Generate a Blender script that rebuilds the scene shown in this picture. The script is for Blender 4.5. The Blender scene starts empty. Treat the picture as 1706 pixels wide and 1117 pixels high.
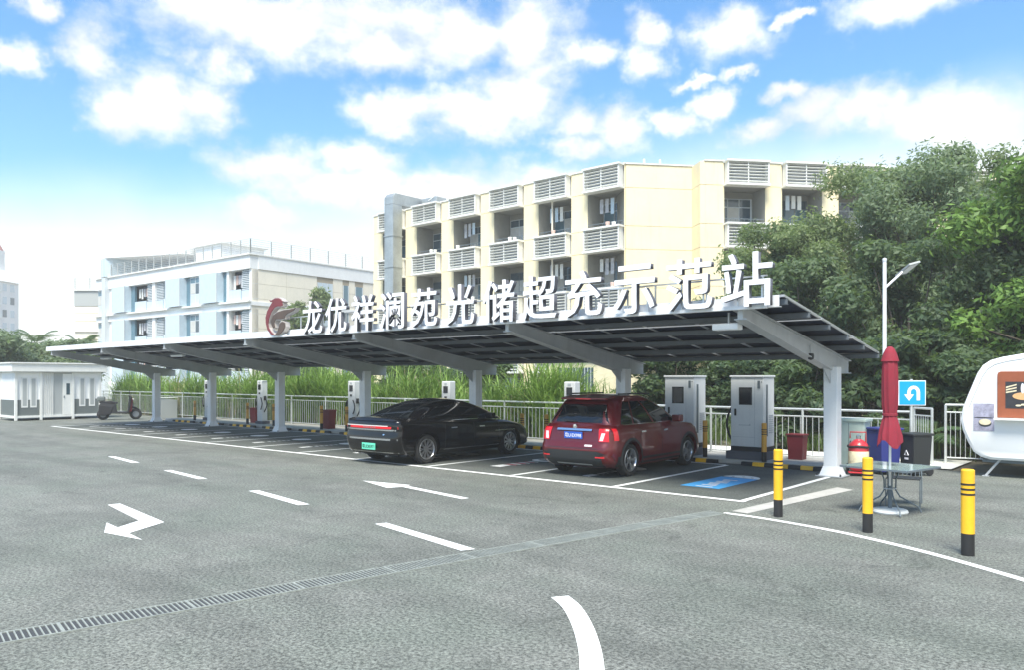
import bpy, bmesh, math, random
import numpy as np
from mathutils import Vector, Matrix
R = math.radians
random.seed(7)
SC = bpy.context.scene
COL = SC.collection
# ---------------------------------------------------------------- camera
cam_data = bpy.data.cameras.new('camera'); cam = bpy.data.objects.new('camera', cam_data); COL.objects.link(cam)
cam.location = (5.447, -11.97, 2.0); cam.rotation_euler = (R(90), 0, R(40.84))
cam_data.sensor_width = 36; cam_data.lens = 27.43; cam_data.shift_y = 0.0425
cam_data.clip_start = 0.05; cam_data.clip_end = 3000
SC.camera = cam
# ---------------------------------------------------------------- view
SC.view_settings.view_transform = 'Standard'; SC.view_settings.look = 'None'
SC.view_settings.exposure = 1.25; SC.view_settings.gamma = 1
SC.view_settings.use_curve_mapping = False
# ---------------------------------------------------------------- world
SUN_EL, SUN_AZ = 60, 152      # azimuth counted clockwise from +Y: the sun stands behind the photographer
W = bpy.data.worlds.new('World'); SC.world = W; W.use_nodes = True
nt = W.node_tree; nt.nodes.clear()
def N(tree, typ, **kw):
    n = tree.nodes.new(typ)
    for k, v in kw.items(): setattr(n, k, v)
    return n
def M_(tree, op, a, b=None, c=None, clamp=False):
    n = tree.nodes.new('ShaderNodeMath'); n.operation = op; n.use_clamp = clamp
    for i, v in enumerate((a, b, c)):
        if v is None: continue
        if isinstance(v, (int, float)): n.inputs[i].default_value = v
        else: tree.links.new(v, n.inputs[i])
    return n.outputs[0]
def V_(tree, op, a, b=None):
    n = tree.nodes.new('ShaderNodeVectorMath'); n.operation = op
    for i, v in enumerate((a, b)):
        if v is None: continue
        if isinstance(v, tuple): n.inputs[i].default_value = v
        else: tree.links.new(v, n.inputs[i])
    return n.outputs['Value'] if op in ('LENGTH', 'DOT_PRODUCT', 'DISTANCE') else n.outputs[0]
def mixc(tree, fac, a, b, bt='MIX'):
    n = tree.nodes.new('ShaderNodeMix'); n.data_type = 'RGBA'; n.blend_type = bt
    for s, v in (('Factor', fac), ('A', a), ('B', b)):
        i = [q for q in n.inputs if q.name == s and (q.type == 'RGBA' or s == 'Factor')][0]
        if isinstance(v, (int, float)): i.default_value = v
        elif isinstance(v, tuple): i.default_value = v + ((1,) if len(v) == 3 else ())
        else: tree.links.new(v, i)
    return [o for o in n.outputs if o.type == 'RGBA'][0]
def smooth(tree, v, a, b):
    n = tree.nodes.new('ShaderNodeMapRange'); n.interpolation_type = 'SMOOTHSTEP'
    tree.links.new(v, n.inputs[0]); n.inputs[1].default_value = a; n.inputs[2].default_value = b
    return n.outputs[0]
def noise(tree, vec, scale, detail=4, rough=.55, dist=0):
    n = tree.nodes.new('ShaderNodeTexNoise'); n.inputs['Scale'].default_value = scale
    n.inputs['Detail'].default_value = detail; n.inputs['Roughness'].default_value = rough; n.inputs['Distortion'].default_value = dist
    if vec is not None: tree.links.new(vec, n.inputs['Vector'])
    return n
sky = N(nt, 'ShaderNodeTexSky'); sky.sky_type = 'NISHITA'; sky.sun_disc = False
sky.sun_elevation = R(SUN_EL); sky.sun_rotation = R(SUN_AZ); sky.air_density = 1.0; sky.dust_density = .4; sky.ozone_density = 3.0
tc = N(nt, 'ShaderNodeTexCoord')
rot = N(nt, 'ShaderNodeVectorRotate'); rot.rotation_type = 'Z_AXIS'; rot.inputs['Angle'].default_value = -R(40.84)
nt.links.new(tc.outputs['Generated'], rot.inputs['Vector'])
sx = N(nt, 'ShaderNodeSeparateXYZ'); nt.links.new(rot.outputs[0], sx.inputs[0])
az = M_(nt, 'ARCTAN2', sx.outputs[0], sx.outputs[1]); el = M_(nt, 'ARCSINE', sx.outputs[2])
cb = N(nt, 'ShaderNodeCombineXYZ'); nt.links.new(az, cb.inputs[0]); nt.links.new(el, cb.inputs[1])
P0 = cb.outputs[0]
wn = noise(nt, P0, 7, 5, .6); warp = V_(nt, 'MULTIPLY', V_(nt, 'SUBTRACT', wn.outputs['Color'], (.5, .5, .5)), (.13, .075, 0))
w2 = noise(nt, P0, 30, 4, .6); warp = V_(nt, 'ADD', warp, V_(nt, 'MULTIPLY', V_(nt, 'SUBTRACT', w2.outputs['Color'], (.5, .5, .5)), (.045, .03, 0)))
P = V_(nt, 'ADD', P0, warp)
# cumulus field: (azimuth, elevation, half width, half height) in radians
CLOUDS = [(-0.265,0.423,0.296,0.062),(-0.162,0.393,0.082,0.033),(-0.499,0.359,0.044,0.04),(-0.562,0.334,0.028,0.023),(-0.548,0.386,0.03,0.015),(-0.362,0.371,0.051,0.032),(-0.472,0.303,0.051,0.04),(-0.422,0.316,0.067,0.055),(-0.373,0.325,0.051,0.045),(-0.279,0.247,0.095,0.042),(-0.2,0.269,0.076,0.034),(-0.222,0.236,0.133,0.04),(-0.147,0.331,0.069,0.036),(-0.056,0.323,0.112,0.042),(-0.002,0.344,0.085,0.055),(0.021,0.407,0.085,0.073),(0.097,0.398,0.044,0.023),(-0.079,0.416,0.103,0.053),(0.086,0.319,0.054,0.036),(0.135,0.314,0.057,0.036),(0.082,0.288,0.056,0.023),(0.177,0.424,0.038,0.027),(0.173,0.389,0.042,0.031),(0.272,0.402,0.068,0.033),(0.338,0.406,0.026,0.009),(0.217,0.316,0.044,0.021),(0.252,0.334,0.028,0.02),(0.456,0.406,0.082,0.029),(0.362,0.315,0.053,0.023),(0.431,0.298,0.089,0.034),(0.522,0.277,0.106,0.047),(0.31,0.3,0.059,0.018),(0.328,0.334,0.035,0.013),(0.275,0.363,0.029,0.011),(0.232,0.363,0.026,0.009),(-0.294,0.193,0.069,0.026),(-0.147,0.232,0.174,0.045),(-0.018,0.235,0.206,0.045)]
field = None
for (ca, ce, ra, re) in CLOUDS:
    d = V_(nt, 'LENGTH', V_(nt, 'MULTIPLY', V_(nt, 'SUBTRACT', P, (ca, ce, 0)), (1 / ra, 1 / re, 0)))
    v = M_(nt, 'SUBTRACT', 1.0, d)
    field = v if field is None else M_(nt, 'SMOOTH_MAX', field, v, .12)
far = noise(nt, V_(nt, 'MULTIPLY', P0, (1, 1.9, 0)), 4.2, 5, .6)          # the same broken cloud goes on all round the sky
outside = smooth(nt, M_(nt, 'MAXIMUM', M_(nt, 'SUBTRACT', M_(nt, 'ABSOLUTE', az), .58), M_(nt, 'SUBTRACT', el, .40)), .0, .12)
fv = M_(nt, 'MULTIPLY', M_(nt, 'SUBTRACT', far.outputs['Fac'], .5), 3.2)
fv = M_(nt, 'ADD', fv, M_(nt, 'MULTIPLY', M_(nt, 'SUBTRACT', outside, 1.0), 6.0))
field = M_(nt, 'MAXIMUM', field, fv)
fine = noise(nt, V_(nt, 'MULTIPLY', P0, (1, 1.5, 0)), 15, 8, .62)
fld = M_(nt, 'ADD', field, M_(nt, 'MULTIPLY', M_(nt, 'SUBTRACT', fine.outputs['Fac'], .5), 1.5))
mask = smooth(nt, fld, -.14, .80)
soft = noise(nt, V_(nt, 'MULTIPLY', P0, (1, 1.6, 0)), 7, 5, .55)
shade = smooth(nt, M_(nt, 'ADD', M_(nt, 'MULTIPLY', soft.outputs['Fac'], .9), M_(nt, 'MULTIPLY', fld, .22)), .38, .74)
cloud = mixc(nt, shade, (3.75, 4.05, 4.3), (5.8, 5.9, 5.7))
hz_n = noise(nt, P0, 5, 4, .55)
hz_v = M_(nt, 'ADD', el, M_(nt, 'ADD', M_(nt, 'MULTIPLY', az, -.09), M_(nt, 'MULTIPLY', M_(nt, 'SUBTRACT', hz_n.outputs['Fac'], .5), .07)))
haze_f = smooth(nt, hz_v, .295, .145)
hs = N(nt, 'ShaderNodeHueSaturation'); hs.inputs['Saturation'].default_value = 1.25; hs.inputs['Value'].default_value = 1.15; hs.inputs['Hue'].default_value = .495
nt.links.new(sky.outputs[0], hs.inputs['Color'])
c1 = mixc(nt, haze_f, hs.outputs[0], (6.0, 6.25, 5.9))
c2 = mixc(nt, mask, c1, cloud)
bg = N(nt, 'ShaderNodeBackground'); bg.inputs['Strength'].default_value = .1
nt.links.new(c2, bg.inputs['Color'])
wo = N(nt, 'ShaderNodeOutputWorld'); nt.links.new(bg.outputs[0], wo.inputs['Surface'])
# ---------------------------------------------------------------- sun
sl = bpy.data.lights.new('sun', 'SUN'); sl.energy = 3.2; sl.angle = R(24); sl.color = (1, .965, .86)
sun = bpy.data.objects.new('sun', sl); COL.objects.link(sun)
sd = Vector((math.sin(R(SUN_AZ)) * math.cos(R(SUN_EL)), math.cos(R(SUN_AZ)) * math.cos(R(SUN_EL)), math.sin(R(SUN_EL))))
sun.rotation_euler = (-sd).to_track_quat('-Z', 'Y').to_euler()
# ---------------------------------------------------------------- materials
MATS = {}
def mat(name, col, rough=.6, metal=0.0, var=0.0, vscale=3.0, bump=0.0, bscale=40.0, spec=.5, coat=0.0, trans=0.0, emit=0.0, stain=0.0, alpha=1.0):
    if name in MATS: return MATS[name]
    m = bpy.data.materials.new(name); m.use_nodes = True; t = m.node_tree; b = t.nodes['Principled BSDF']
    b.inputs['Base Color'].default_value = (*col, 1); b.inputs['Roughness'].default_value = rough; b.inputs['Metallic'].default_value = metal
    b.inputs['Specular IOR Level'].default_value = spec; b.inputs['Coat Weight'].default_value = coat; b.inputs['Coat Roughness'].default_value = .04
    if trans: b.inputs['Transmission Weight'].default_value = trans
    if alpha < 1: b.inputs['Alpha'].default_value = alpha
    if emit: b.inputs['Emission Color'].default_value = (*col, 1); b.inputs['Emission Strength'].default_value = emit
    g = N(t, 'ShaderNodeNewGeometry')
    if var or stain:
        n1 = noise(t, g.outputs['Position'], vscale, 5, .6); n2 = noise(t, g.outputs['Position'], vscale * 9, 3, .6)
        f = M_(t, 'ADD', M_(t, 'MULTIPLY', n1.outputs['Fac'], .65), M_(t, 'MULTIPLY', n2.outputs['Fac'], .35))
        f = smooth(t, f, .3, .7)
        c = mixc(t, f, tuple(x * (1 - var) for x in col), tuple(min(1, x * (1 + var)) for x in col))
        if stain:
            mp = V_(t, 'MULTIPLY', g.outputs['Position'], (1.6, 1.6, .12)); n3 = noise(t, mp, 2.2, 5, .65)
            s = M_(t, 'MULTIPLY', smooth(t, n3.outputs['Fac'], .52, .72), stain)
            c = mixc(t, s, c, tuple(x * .45 for x in col))
        t.links.new(c, b.inputs['Base Color'])
        rr = M_(t, 'ADD', M_(t, 'MULTIPLY', M_(t, 'SUBTRACT', f, .5), .18), rough, clamp=True); t.links.new(rr, b.inputs['Roughness'])
    if bump:
        nb = noise(t, g.outputs['Position'], bscale, 4, .6); bp = N(t, 'ShaderNodeBump'); bp.inputs['Strength'].default_value = bump; bp.inputs['Distance'].default_value = .02
        t.links.new(nb.outputs['Fac'], bp.inputs['Height']); t.links.new(bp.outputs[0], b.inputs['Normal'])
    MATS[name] = m; return m
def leafmat(name, dark, light, tr=.35):
    m = bpy.data.materials.new(name); m.use_nodes = True; t = m.node_tree; b = t.nodes['Principled BSDF']
    g = N(t, 'ShaderNodeNewGeometry'); n1 = noise(t, g.outputs['Position'], .55, 3, .6)
    f = M_(t, 'ADD', M_(t, 'MULTIPLY', g.outputs['Random Per Island'], .6), M_(t, 'MULTIPLY', smooth(t, n1.outputs['Fac'], .35, .65), .4))
    c = mixc(t, f, dark, light); t.links.new(c, b.inputs['Base Color']); b.inputs['Roughness'].default_value = .5; b.inputs['Specular IOR Level'].default_value = .3
    tl = N(t, 'ShaderNodeBsdfTranslucent'); c3 = mixc(t, .5, c, (.22, .34, .05)); t.links.new(c3, tl.inputs['Color'])
    mx = N(t, 'ShaderNodeMixShader'); mx.inputs[0].default_value = tr
    t.links.new(b.outputs[0], mx.inputs[1]); t.links.new(tl.outputs[0], mx.inputs[2]); t.links.new(mx.outputs[0], t.nodes['Material Output'].inputs['Surface'])
    MATS[name] = m; return m
def asphalt(name, base, worn, grain=.35):
    m = bpy.data.materials.new(name); m.use_nodes = True; t = m.node_tree; b = t.nodes['Principled BSDF']
    g = N(t, 'ShaderNodeNewGeometry'); p = g.outputs['Position']
    big = noise(t, p, .35, 5, .6, .6); mid = noise(t, p, 2.2, 5, .65); gr = noise(t, p, 30, 7, .82); vor = N(t, 'ShaderNodeTexVoronoi'); vor.inputs['Scale'].default_value = 60; t.links.new(p, vor.inputs['Vector'])
    track = noise(t, V_(t, 'MULTIPLY', p, (.12, 1.1, 1)), 1.1, 4, .6)
    f = M_(t, 'ADD', M_(t, 'MULTIPLY', smooth(t, big.outputs['Fac'], .3, .7), .4), M_(t, 'ADD', M_(t, 'MULTIPLY', smooth(t, mid.outputs['Fac'], .3, .7), .3), M_(t, 'MULTIPLY', smooth(t, track.outputs['Fac'], .3, .7), .3)))
    c = mixc(t, f, base, worn)
    hue_n = noise(t, p, .5, 4, .6); c = mixc(t, M_(t, 'MULTIPLY', smooth(t, hue_n.outputs['Fac'], .4, .65), .32), c, tuple(a * b for a, b in zip(worn, (.74, .86, .78))))
    gf = M_(t, 'ADD', M_(t, 'MULTIPLY', smooth(t, gr.outputs['Fac'], .40, .60), .7), M_(t, 'MULTIPLY', smooth(t, vor.outputs['Distance'], 0, .6), .3))
    k = M_(t, 'ADD', 1 - grain, M_(t, 'MULTIPLY', gf, 2 * grain))
    hv = N(t, 'ShaderNodeHueSaturation'); t.links.new(c, hv.inputs['Color']); t.links.new(k, hv.inputs['Value'])
    wv = N(t, 'ShaderNodeTexWave'); wv.wave_type = 'BANDS'; wv.bands_direction = 'Y'; wv.inputs['Scale'].default_value = .16; wv.inputs['Distortion'].default_value = 5.5; wv.inputs['Detail'].default_value = 3; wv.inputs['Detail Scale'].default_value = .7; t.links.new(p, wv.inputs['Vector'])
    tyre_f = M_(t, 'MULTIPLY', smooth(t, wv.outputs['Fac'], .70, .98), .16)
    tr2 = mixc(t, tyre_f, hv.outputs[0], tuple(x * .6 for x in base))
    st = noise(t, p, 1.3, 6, .7, 1.2); sf = M_(t, 'MULTIPLY', smooth(t, st.outputs['Fac'], .57, .70), .42)
    c = mixc(t, sf, tr2, tuple(x * .45 for x in base))
    t.links.new(c, b.inputs['Base Color']); b.inputs['Roughness'].default_value = .82; b.inputs['Specular IOR Level'].default_value = .35
    bp = N(t, 'ShaderNodeBump'); bp.inputs['Strength'].default_value = .45; bp.inputs['Distance'].default_value = .008
    t.links.new(gf, bp.inputs['Height']); t.links.new(bp.outputs[0], b.inputs['Normal'])
    MATS[name] = m; return m
def paint(name, col, wear=.5):
    m = bpy.data.materials.new(name); m.use_nodes = True; t = m.node_tree; b = t.nodes['Principled BSDF']
    p = N(t, 'ShaderNodeNewGeometry').outputs['Position']; n1 = noise(t, p, 28, 5, .75); n2 = noise(t, p, 1.6, 3, .6)
    f = smooth(t, M_(t, 'ADD', M_(t, 'MULTIPLY', n1.outputs['Fac'], .7), M_(t, 'MULTIPLY', n2.outputs['Fac'], .3)), .535, .66)
    c = mixc(t, M_(t, 'MULTIPLY', f, wear), col, (.13, .135, .13)); t.links.new(c, b.inputs['Base Color']); b.inputs['Roughness'].default_value = .65
    MATS[name] = m; return m
asphalt('asphalt', (.082, .088, .078), (.172, .176, .158), .92)
asphalt('asphalt_shaded', (.062, .070, .066), (.105, .112, .104), .5)  # bay asphalt: the canopy's shade is put into its darker colour
paint('road_white', (.80, .81, .79), .55); paint('road_blue', (.06, .36, .72), .4); paint('road_red', (.5, .12, .16), .6); paint('road_white_worn', (.68, .7, .69), .75)
mat('white_steel', (.78, .79, .80), .42, var=.05, vscale=2, stain=.25); mat('steel', (.46, .48, .49), .5, .2, var=.08, stain=.2)
mat('steel_shaded', (.13, .15, .17), .55, .1, var=.1); mat('steel_dark', (.19, .21, .23), .5, .3, var=.1); mat('panel_back', (.012, .018, .036), .55, spec=.15, var=.2, vscale=1.2); mat('panel_top', (.012, .018, .04), .12, coat=.6)  # purlin steel is a darkened copy, shade under the roof in its colour
mat('alu', (.66, .67, .68), .35, .7); mat('white_face', (.86, .86, .89), .45); mat('letter_side', (.10, .10, .115), .5); mat('grate', (.30, .32, .29), .65, .2, var=.2, vscale=6); mat('emblem_edge', (.55, .50, .46), .4, .2)
mat('cream', (.85, .74, .49), .8, var=.06, vscale=.7, stain=.16); mat('cream_pale', (.86, .80, .67), .8, var=.05, vscale=.7, stain=.08)
mat('white_wall', (.84, .85, .84), .75, var=.05, vscale=.6, stain=.12); mat('joint', (.40, .34, .25), .9); mat('white_trim', (.78, .78, .74), .65, var=.05, stain=.25)
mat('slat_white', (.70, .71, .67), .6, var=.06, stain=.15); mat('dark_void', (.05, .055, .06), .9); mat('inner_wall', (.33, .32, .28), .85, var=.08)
mat('glass_dark', (.05, .085, .11), .06, spec=.8); mat('glass_blue', (.52, .62, .69), .12, spec=.7, var=.06); mat('glass_teal', (.09, .19, .25), .08, spec=.8)
mat('frame_dark', (.12, .15, .17), .5); mat('frame_light', (.62, .66, .68), .5); mat('curtain', (.55, .55, .52), .9, var=.1)
mat('duct', (.42, .45, .45), .42, .55, var=.18, vscale=1.2, stain=.25); mat('roof_grey', (.4, .4, .38), .9, var=.1)
mat('black_paint', (.004, .004, .005), .14, spec=.4, coat=.25); mat('red_paint', (.12, .004, .008), .32, .25, coat=.7); mat('car_glass', (.006, .008, .01), .05, spec=.7)
mat('tyre', (.02, .02, .021), .85, bump=.2); mat('rim_dark', (.10, .10, .11), .3, .8); mat('rim_silver', (.5, .51, .53), .28, .9); mat('chrome', (.8, .8, .82), .12, 1.0)
mat('plastic_black', (.022, .024, .026), .6); mat('tail_red', (.60, .012, .02), .25, coat=.2, emit=.15); mat('lamp_clear', (.75, .72, .70), .2, coat=.5); mat('plate_blue', (.02, .10, .48), .4); mat('plate_green', (.14, .68, .46), .4); mat('plate_black', (.01, .03, .02), .5)
mat('yellow', (.84, .46, .015), .45, var=.1, stain=.3); mat('black_band', (.015, .015, .016), .55); mat('orange_dull', (.62, .32, .05), .5, var=.1)
mat('pile_white', (.66, .68, .69), .45, var=.04, stain=.06); mat('pile_grey', (.42, .45, .48), .5, var=.05); mat('screen', (.01, .014, .02), .12, spec=.7)
mat('rubber', (.018, .018, .02), .7); mat('plinth', (.10, .105, .125), .85, var=.1); mat('concrete', (.42, .41, .38), .85, var=.15, vscale=2.5, bump=.2, stain=.15); mat('path_pale', (.66, .65, .60), .85, var=.12, vscale=1.2)
mat('fence_steel', (.62, .64, .62), .38, .45, var=.08); mat('maroon_cloth', (.24, .016, .032), .85, var=.12, vscale=9); mat('glass_table', (.30, .38, .36), .08, spec=.8)
mat('red_plastic', (.55, .03, .04), .35, coat=.3); mat('box_red', (.16, .014, .02), .55, var=.1); mat('bin_blue', (.03, .04, .20), .45); mat('bin_black', (.025, .027, .028), .5)
mat('green_cabinet', (.47, .58, .52), .5, var=.06, stain=.15); mat('sign_blue', (.0, .33, .72), .4); mat('orange_panel', (.30, .085, .035), .5, var=.12, vscale=6); mat('caravan_white', (.86, .87, .87), .3, coat=.4)
mat('dark_grey_panel', (.14, .16, .155), .6, var=.06); mat('mid_grey', (.40, .42, .41), .6); mat('bronze', (.09, .06, .045), .55, .05, var=.15); mat('maroon_metal', (.18, .035, .04), .55, .05, var=.15)
mat('soil', (.13, .115, .08), .95, var=.25, vscale=.8); mat('bark', (.11, .09, .07), .9, var=.25, vscale=4, bump=.5, bscale=18)
mat('poster_dark', (.03, .03, .035), .5, var=.4, vscale=9); mat('poster_mauve', (.34, .33, .42), .5, var=.45, vscale=8); mat('soup', (.72, .40, .18), .5, var=.15, vscale=14); mat('soup_pale', (.75, .66, .45), .5, var=.2, vscale=16)
mat('brick_pink', (.62, .44, .38), .85, var=.06); mat('roof_red', (.33, .12, .10), .8, var=.1); mat('cloth_mix', (.5, .5, .52), .9, var=.3, vscale=3); mat('green_pot', (.08, .2, .08), .8); mat('helmet_white', (.75, .76, .78), .3)
leafmat('leaf_camphor', (.095, .145, .075), (.33, .40, .18), .5); leafmat('leaf_bright', (.06, .125, .03), (.23, .38, .08)); leafmat('leaf_dark', (.05, .09, .052), (.17, .23, .115), .45); leafmat('leaf_blue', (.095, .145, .095), (.31, .39, .23), .5)
leafmat('reed_leaf', (.05, .12, .022), (.34, .50, .12), .4); leafmat('straw_leaf', (.22, .17, .07), (.55, .48, .26), .3); leafmat('palm_leaf', (.03, .07, .035), (.13, .2, .10)); leafmat('grass_leaf', (.05, .09, .025), (.15, .2, .06))
# ---------------------------------------------------------------- mesh helpers
def link(o, parent=None):
    COL.objects.link(o)
    if parent is not None: o.parent = parent
    return o
def tag(o, label=None, cat=None, group=None, kind=None):
    if label: o['label'] = label
    if cat: o['category'] = cat
    if group: o['group'] = group
    if kind: o['kind'] = kind
    return o
def thing(name, label, cat, loc=(0, 0, 0), rz=0, group=None):
    o = bpy.data.objects.new(name, None); o.empty_display_size = .2; o.location = loc; o.rotation_euler = (0, 0, rz)
    link(o); return tag(o, label, cat, group)
class MB:
    def __init__(s): s.v = []; s.f = []
    def add(s, vs, fs):
        b = len(s.v); s.v += [tuple(p) for p in vs]; s.f += [tuple(b + i for i in q) for q in fs]; return s
    def box(s, x0, x1, y0, y1, z0, z1, M=None):
        vs = [Vector((x, y, z)) for z in (z0, z1) for y in (y0, y1) for x in (x0, x1)]
        if M is not None: vs = [M @ p for p in vs]
        return s.add(vs, [(0, 2, 3, 1), (4, 5, 7, 6), (0, 1, 5, 4), (2, 6, 7, 3), (0, 4, 6, 2), (1, 3, 7, 5)])
    def bar(s, p0, p1, w, h, up=(0, 0, 1)):
        p0, p1 = Vector(p0), Vector(p1); d = (p1 - p0).normalized(); u = Vector(up); sd = d.cross(u)
        if sd.length < 1e-4: sd = d.cross(Vector((1, 0, 0)))
        sd.normalize(); u = sd.cross(d); a, b = sd * w / 2, u * h / 2
        vs = [p + q for p in (p0, p1) for q in (-a - b, a - b, a + b, -a + b)]
        return s.add(vs, [(0, 3, 2, 1), (4, 5, 6, 7), (0, 1, 5, 4), (1, 2, 6, 5), (2, 3, 7, 6), (3, 0, 4, 7)])
    def tube(s, path, r, n=10, caps=True):
        path = [Vector(p) for p in path]; rs = r if isinstance(r, (list, tuple)) else [r] * len(path); b = len(s.v); ref = None
        for i, p in enumerate(path):
            d = (path[min(i + 1, len(path) - 1)] - path[max(i - 1, 0)]).normalized()
            if ref is None: ref = Vector((0, 0, 1)) if abs(d.z) < .9 else Vector((1, 0, 0))
            a = d.cross(ref)
            if a.length < 1e-4: a = d.cross(Vector((0, 1, 0)))
            a.normalize(); c = a.cross(d).normalized(); ref = c
            for k in range(n):
                t = 2 * math.pi * k / n; s.v.append(tuple(p + (a * math.cos(t) + c * math.sin(t)) * rs[i]))
        for i in range(len(path) - 1):
            for k in range(n):
                k2 = (k + 1) % n; s.f.append((b + i * n + k, b + i * n + k2, b + (i + 1) * n + k2, b + (i + 1) * n + k))
        if caps:
            s.f.append(tuple(b + k for k in reversed(range(n)))); e = b + (len(path) - 1) * n; s.f.append(tuple(e + k for k in range(n)))
        return s
    def lathe(s, prof, c=(0, 0, 0), n=24, axis='z'):
        b = len(s.v); m = len(prof)
        for k in range(n):
            t = 2 * math.pi * k / n
            for (r, z) in prof:
                p = (r * math.cos(t), r * math.sin(t), z)
                if axis == 'x': p = (z, r * math.cos(t), r * math.sin(t))
                if axis == 'y': p = (r * math.sin(t), z, r * math.cos(t))
                s.v.append((p[0] + c[0], p[1] + c[1], p[2] + c[2]))
        for k in range(n):
            k2 = (k + 1) % n
            for i in range(m - 1): s.f.append((b + k * m + i, b + k2 * m + i, b + k2 * m + i + 1, b + k * m + i + 1))
        return s
    def prism(s, poly, a0, a1, plane='xz'):
        def P(u, v, w): return {'xz': (u, w, v), 'xy': (u, v, w), 'yz': (w, u, v)}[plane]
        n = len(poly); vs = [P(u, v, a0) for u, v in poly] + [P(u, v, a1) for u, v in poly]
        return s.add(vs, [tuple(range(n)), tuple(range(2 * n - 1, n - 1, -1))] + [(i, n + i, n + (i + 1) % n, (i + 1) % n) for i in range(n)])
    def grid(s, pts):
        m, n = len(pts), len(pts[0]); return s.add([p for r in pts for p in r], [(i * n + j, i * n + j + 1, (i + 1) * n + j + 1, (i + 1) * n + j) for i in range(m - 1) for j in range(n - 1)])
    def mesh(s, name, m, smooth=None, bevel=0, fix=True):
        me = bpy.data.meshes.new(name); me.from_pydata(s.v, [], s.f)
        if fix or bevel:
            bm = bmesh.new(); bm.from_mesh(me)
            if bevel:
                bmesh.ops.recalc_face_normals(bm, faces=bm.faces)
                es = [e for e in bm.edges if len(e.link_faces) == 2 and e.calc_face_angle(0) > .6]
                bmesh.ops.bevel(bm, geom=es, offset=bevel, segments=2, affect='EDGES', profile=.6, clamp_overlap=True)
            bmesh.ops.recalc_face_normals(bm, faces=bm.faces); bm.to_mesh(me); bm.free()
        me.materials.append(MATS[m] if isinstance(m, str) else m)
        if smooth is not None:
            me.shade_smooth(); me.set_sharp_from_angle(angle=R(smooth))
        me.update(); return me
    def build(s, name, m, parent=None, smooth=None, bevel=0, fix=True, loc=None, rz=None):
        o = bpy.data.objects.new(name, s.mesh(name, m, smooth, bevel, fix))
        if loc is not None: o.location = loc
        if rz is not None: o.rotation_euler = (0, 0, rz)
        return link(o, parent)
def inst(name, me, parent=None, loc=(0, 0, 0), rz=0, sc=None):
    o = bpy.data.objects.new(name, me); o.location = loc; o.rotation_euler = (0, 0, rz)
    if sc: o.scale = sc
    return link(o, parent)
def copy_tree(o, parent=None):
    c = o.copy(); link(c)
    if parent is not None: c.parent = parent
    for ch in list(o.children): copy_tree(ch, c)
    return c
def bx(name, m, parent, *a, bevel=0): return MB().box(*a).build(name, m, parent, bevel=bevel)
def text_mesh(body, size, extrude, offset=0, m='white_face', center=True, name='lettering'):
    cu = bpy.data.curves.new(name, 'FONT'); cu.body = body; cu.size = size; cu.extrude = extrude; cu.offset = offset
    cu.resolution_u = 3
    ob = bpy.data.objects.new(name, cu); COL.objects.link(ob); dg = bpy.context.evaluated_depsgraph_get(); dg.update()
    me = bpy.data.meshes.new_from_object(ob.evaluated_get(dg), depsgraph=dg); bpy.data.objects.remove(ob); bpy.data.curves.remove(cu)
    n = len(me.vertices); a = np.empty(n * 3, 'f'); me.vertices.foreach_get('co', a); a = a.reshape(-1, 3)
    if n and center:
        a[:, :2] -= (a[:, :2].min(0) + a[:, :2].max(0)) / 2
    me.vertices.foreach_set('co', a.ravel()); me.materials.clear(); me.materials.append(MATS[m]); me.name = name; me.update(); return me
def fit_mesh(me, w, h, upright=True, base=True):
    n = len(me.vertices); a = np.empty(n * 3, 'f'); me.vertices.foreach_get('co', a); a = a.reshape(-1, 3)
    lo, hi = a.min(0), a.max(0)
    a[:, 0] = (a[:, 0] - (lo[0] + hi[0]) / 2) * w / (hi[0] - lo[0])
    a[:, 1] = (a[:, 1] - (lo[1] if base else (lo[1] + hi[1]) / 2)) * h / (hi[1] - lo[1])
    if upright: a = np.stack([a[:, 0], -a[:, 2], a[:, 1]], 1)
    me.vertices.foreach_set('co', np.ascontiguousarray(a).ravel()); me.update(); return me
def fast_mesh(name, V, F, m):
    me = bpy.data.meshes.new(name); nv, nf = len(V), len(F); k = F.shape[1]
    me.vertices.add(nv); me.vertices.foreach_set('co', np.ascontiguousarray(V, 'f').ravel())
    me.loops.add(nf * k); me.loops.foreach_set('vertex_index', np.ascontiguousarray(F, 'i').ravel())
    me.polygons.add(nf); me.polygons.foreach_set('loop_start', np.arange(nf, dtype='i') * k)
    me.update(calc_edges=True); me.materials.append(MATS[m]); return me
ORD = ['first', 'second', 'third', 'fourth', 'fifth', 'sixth', 'seventh', 'eighth', 'ninth', 'tenth', 'eleventh', 'twelfth']
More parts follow.
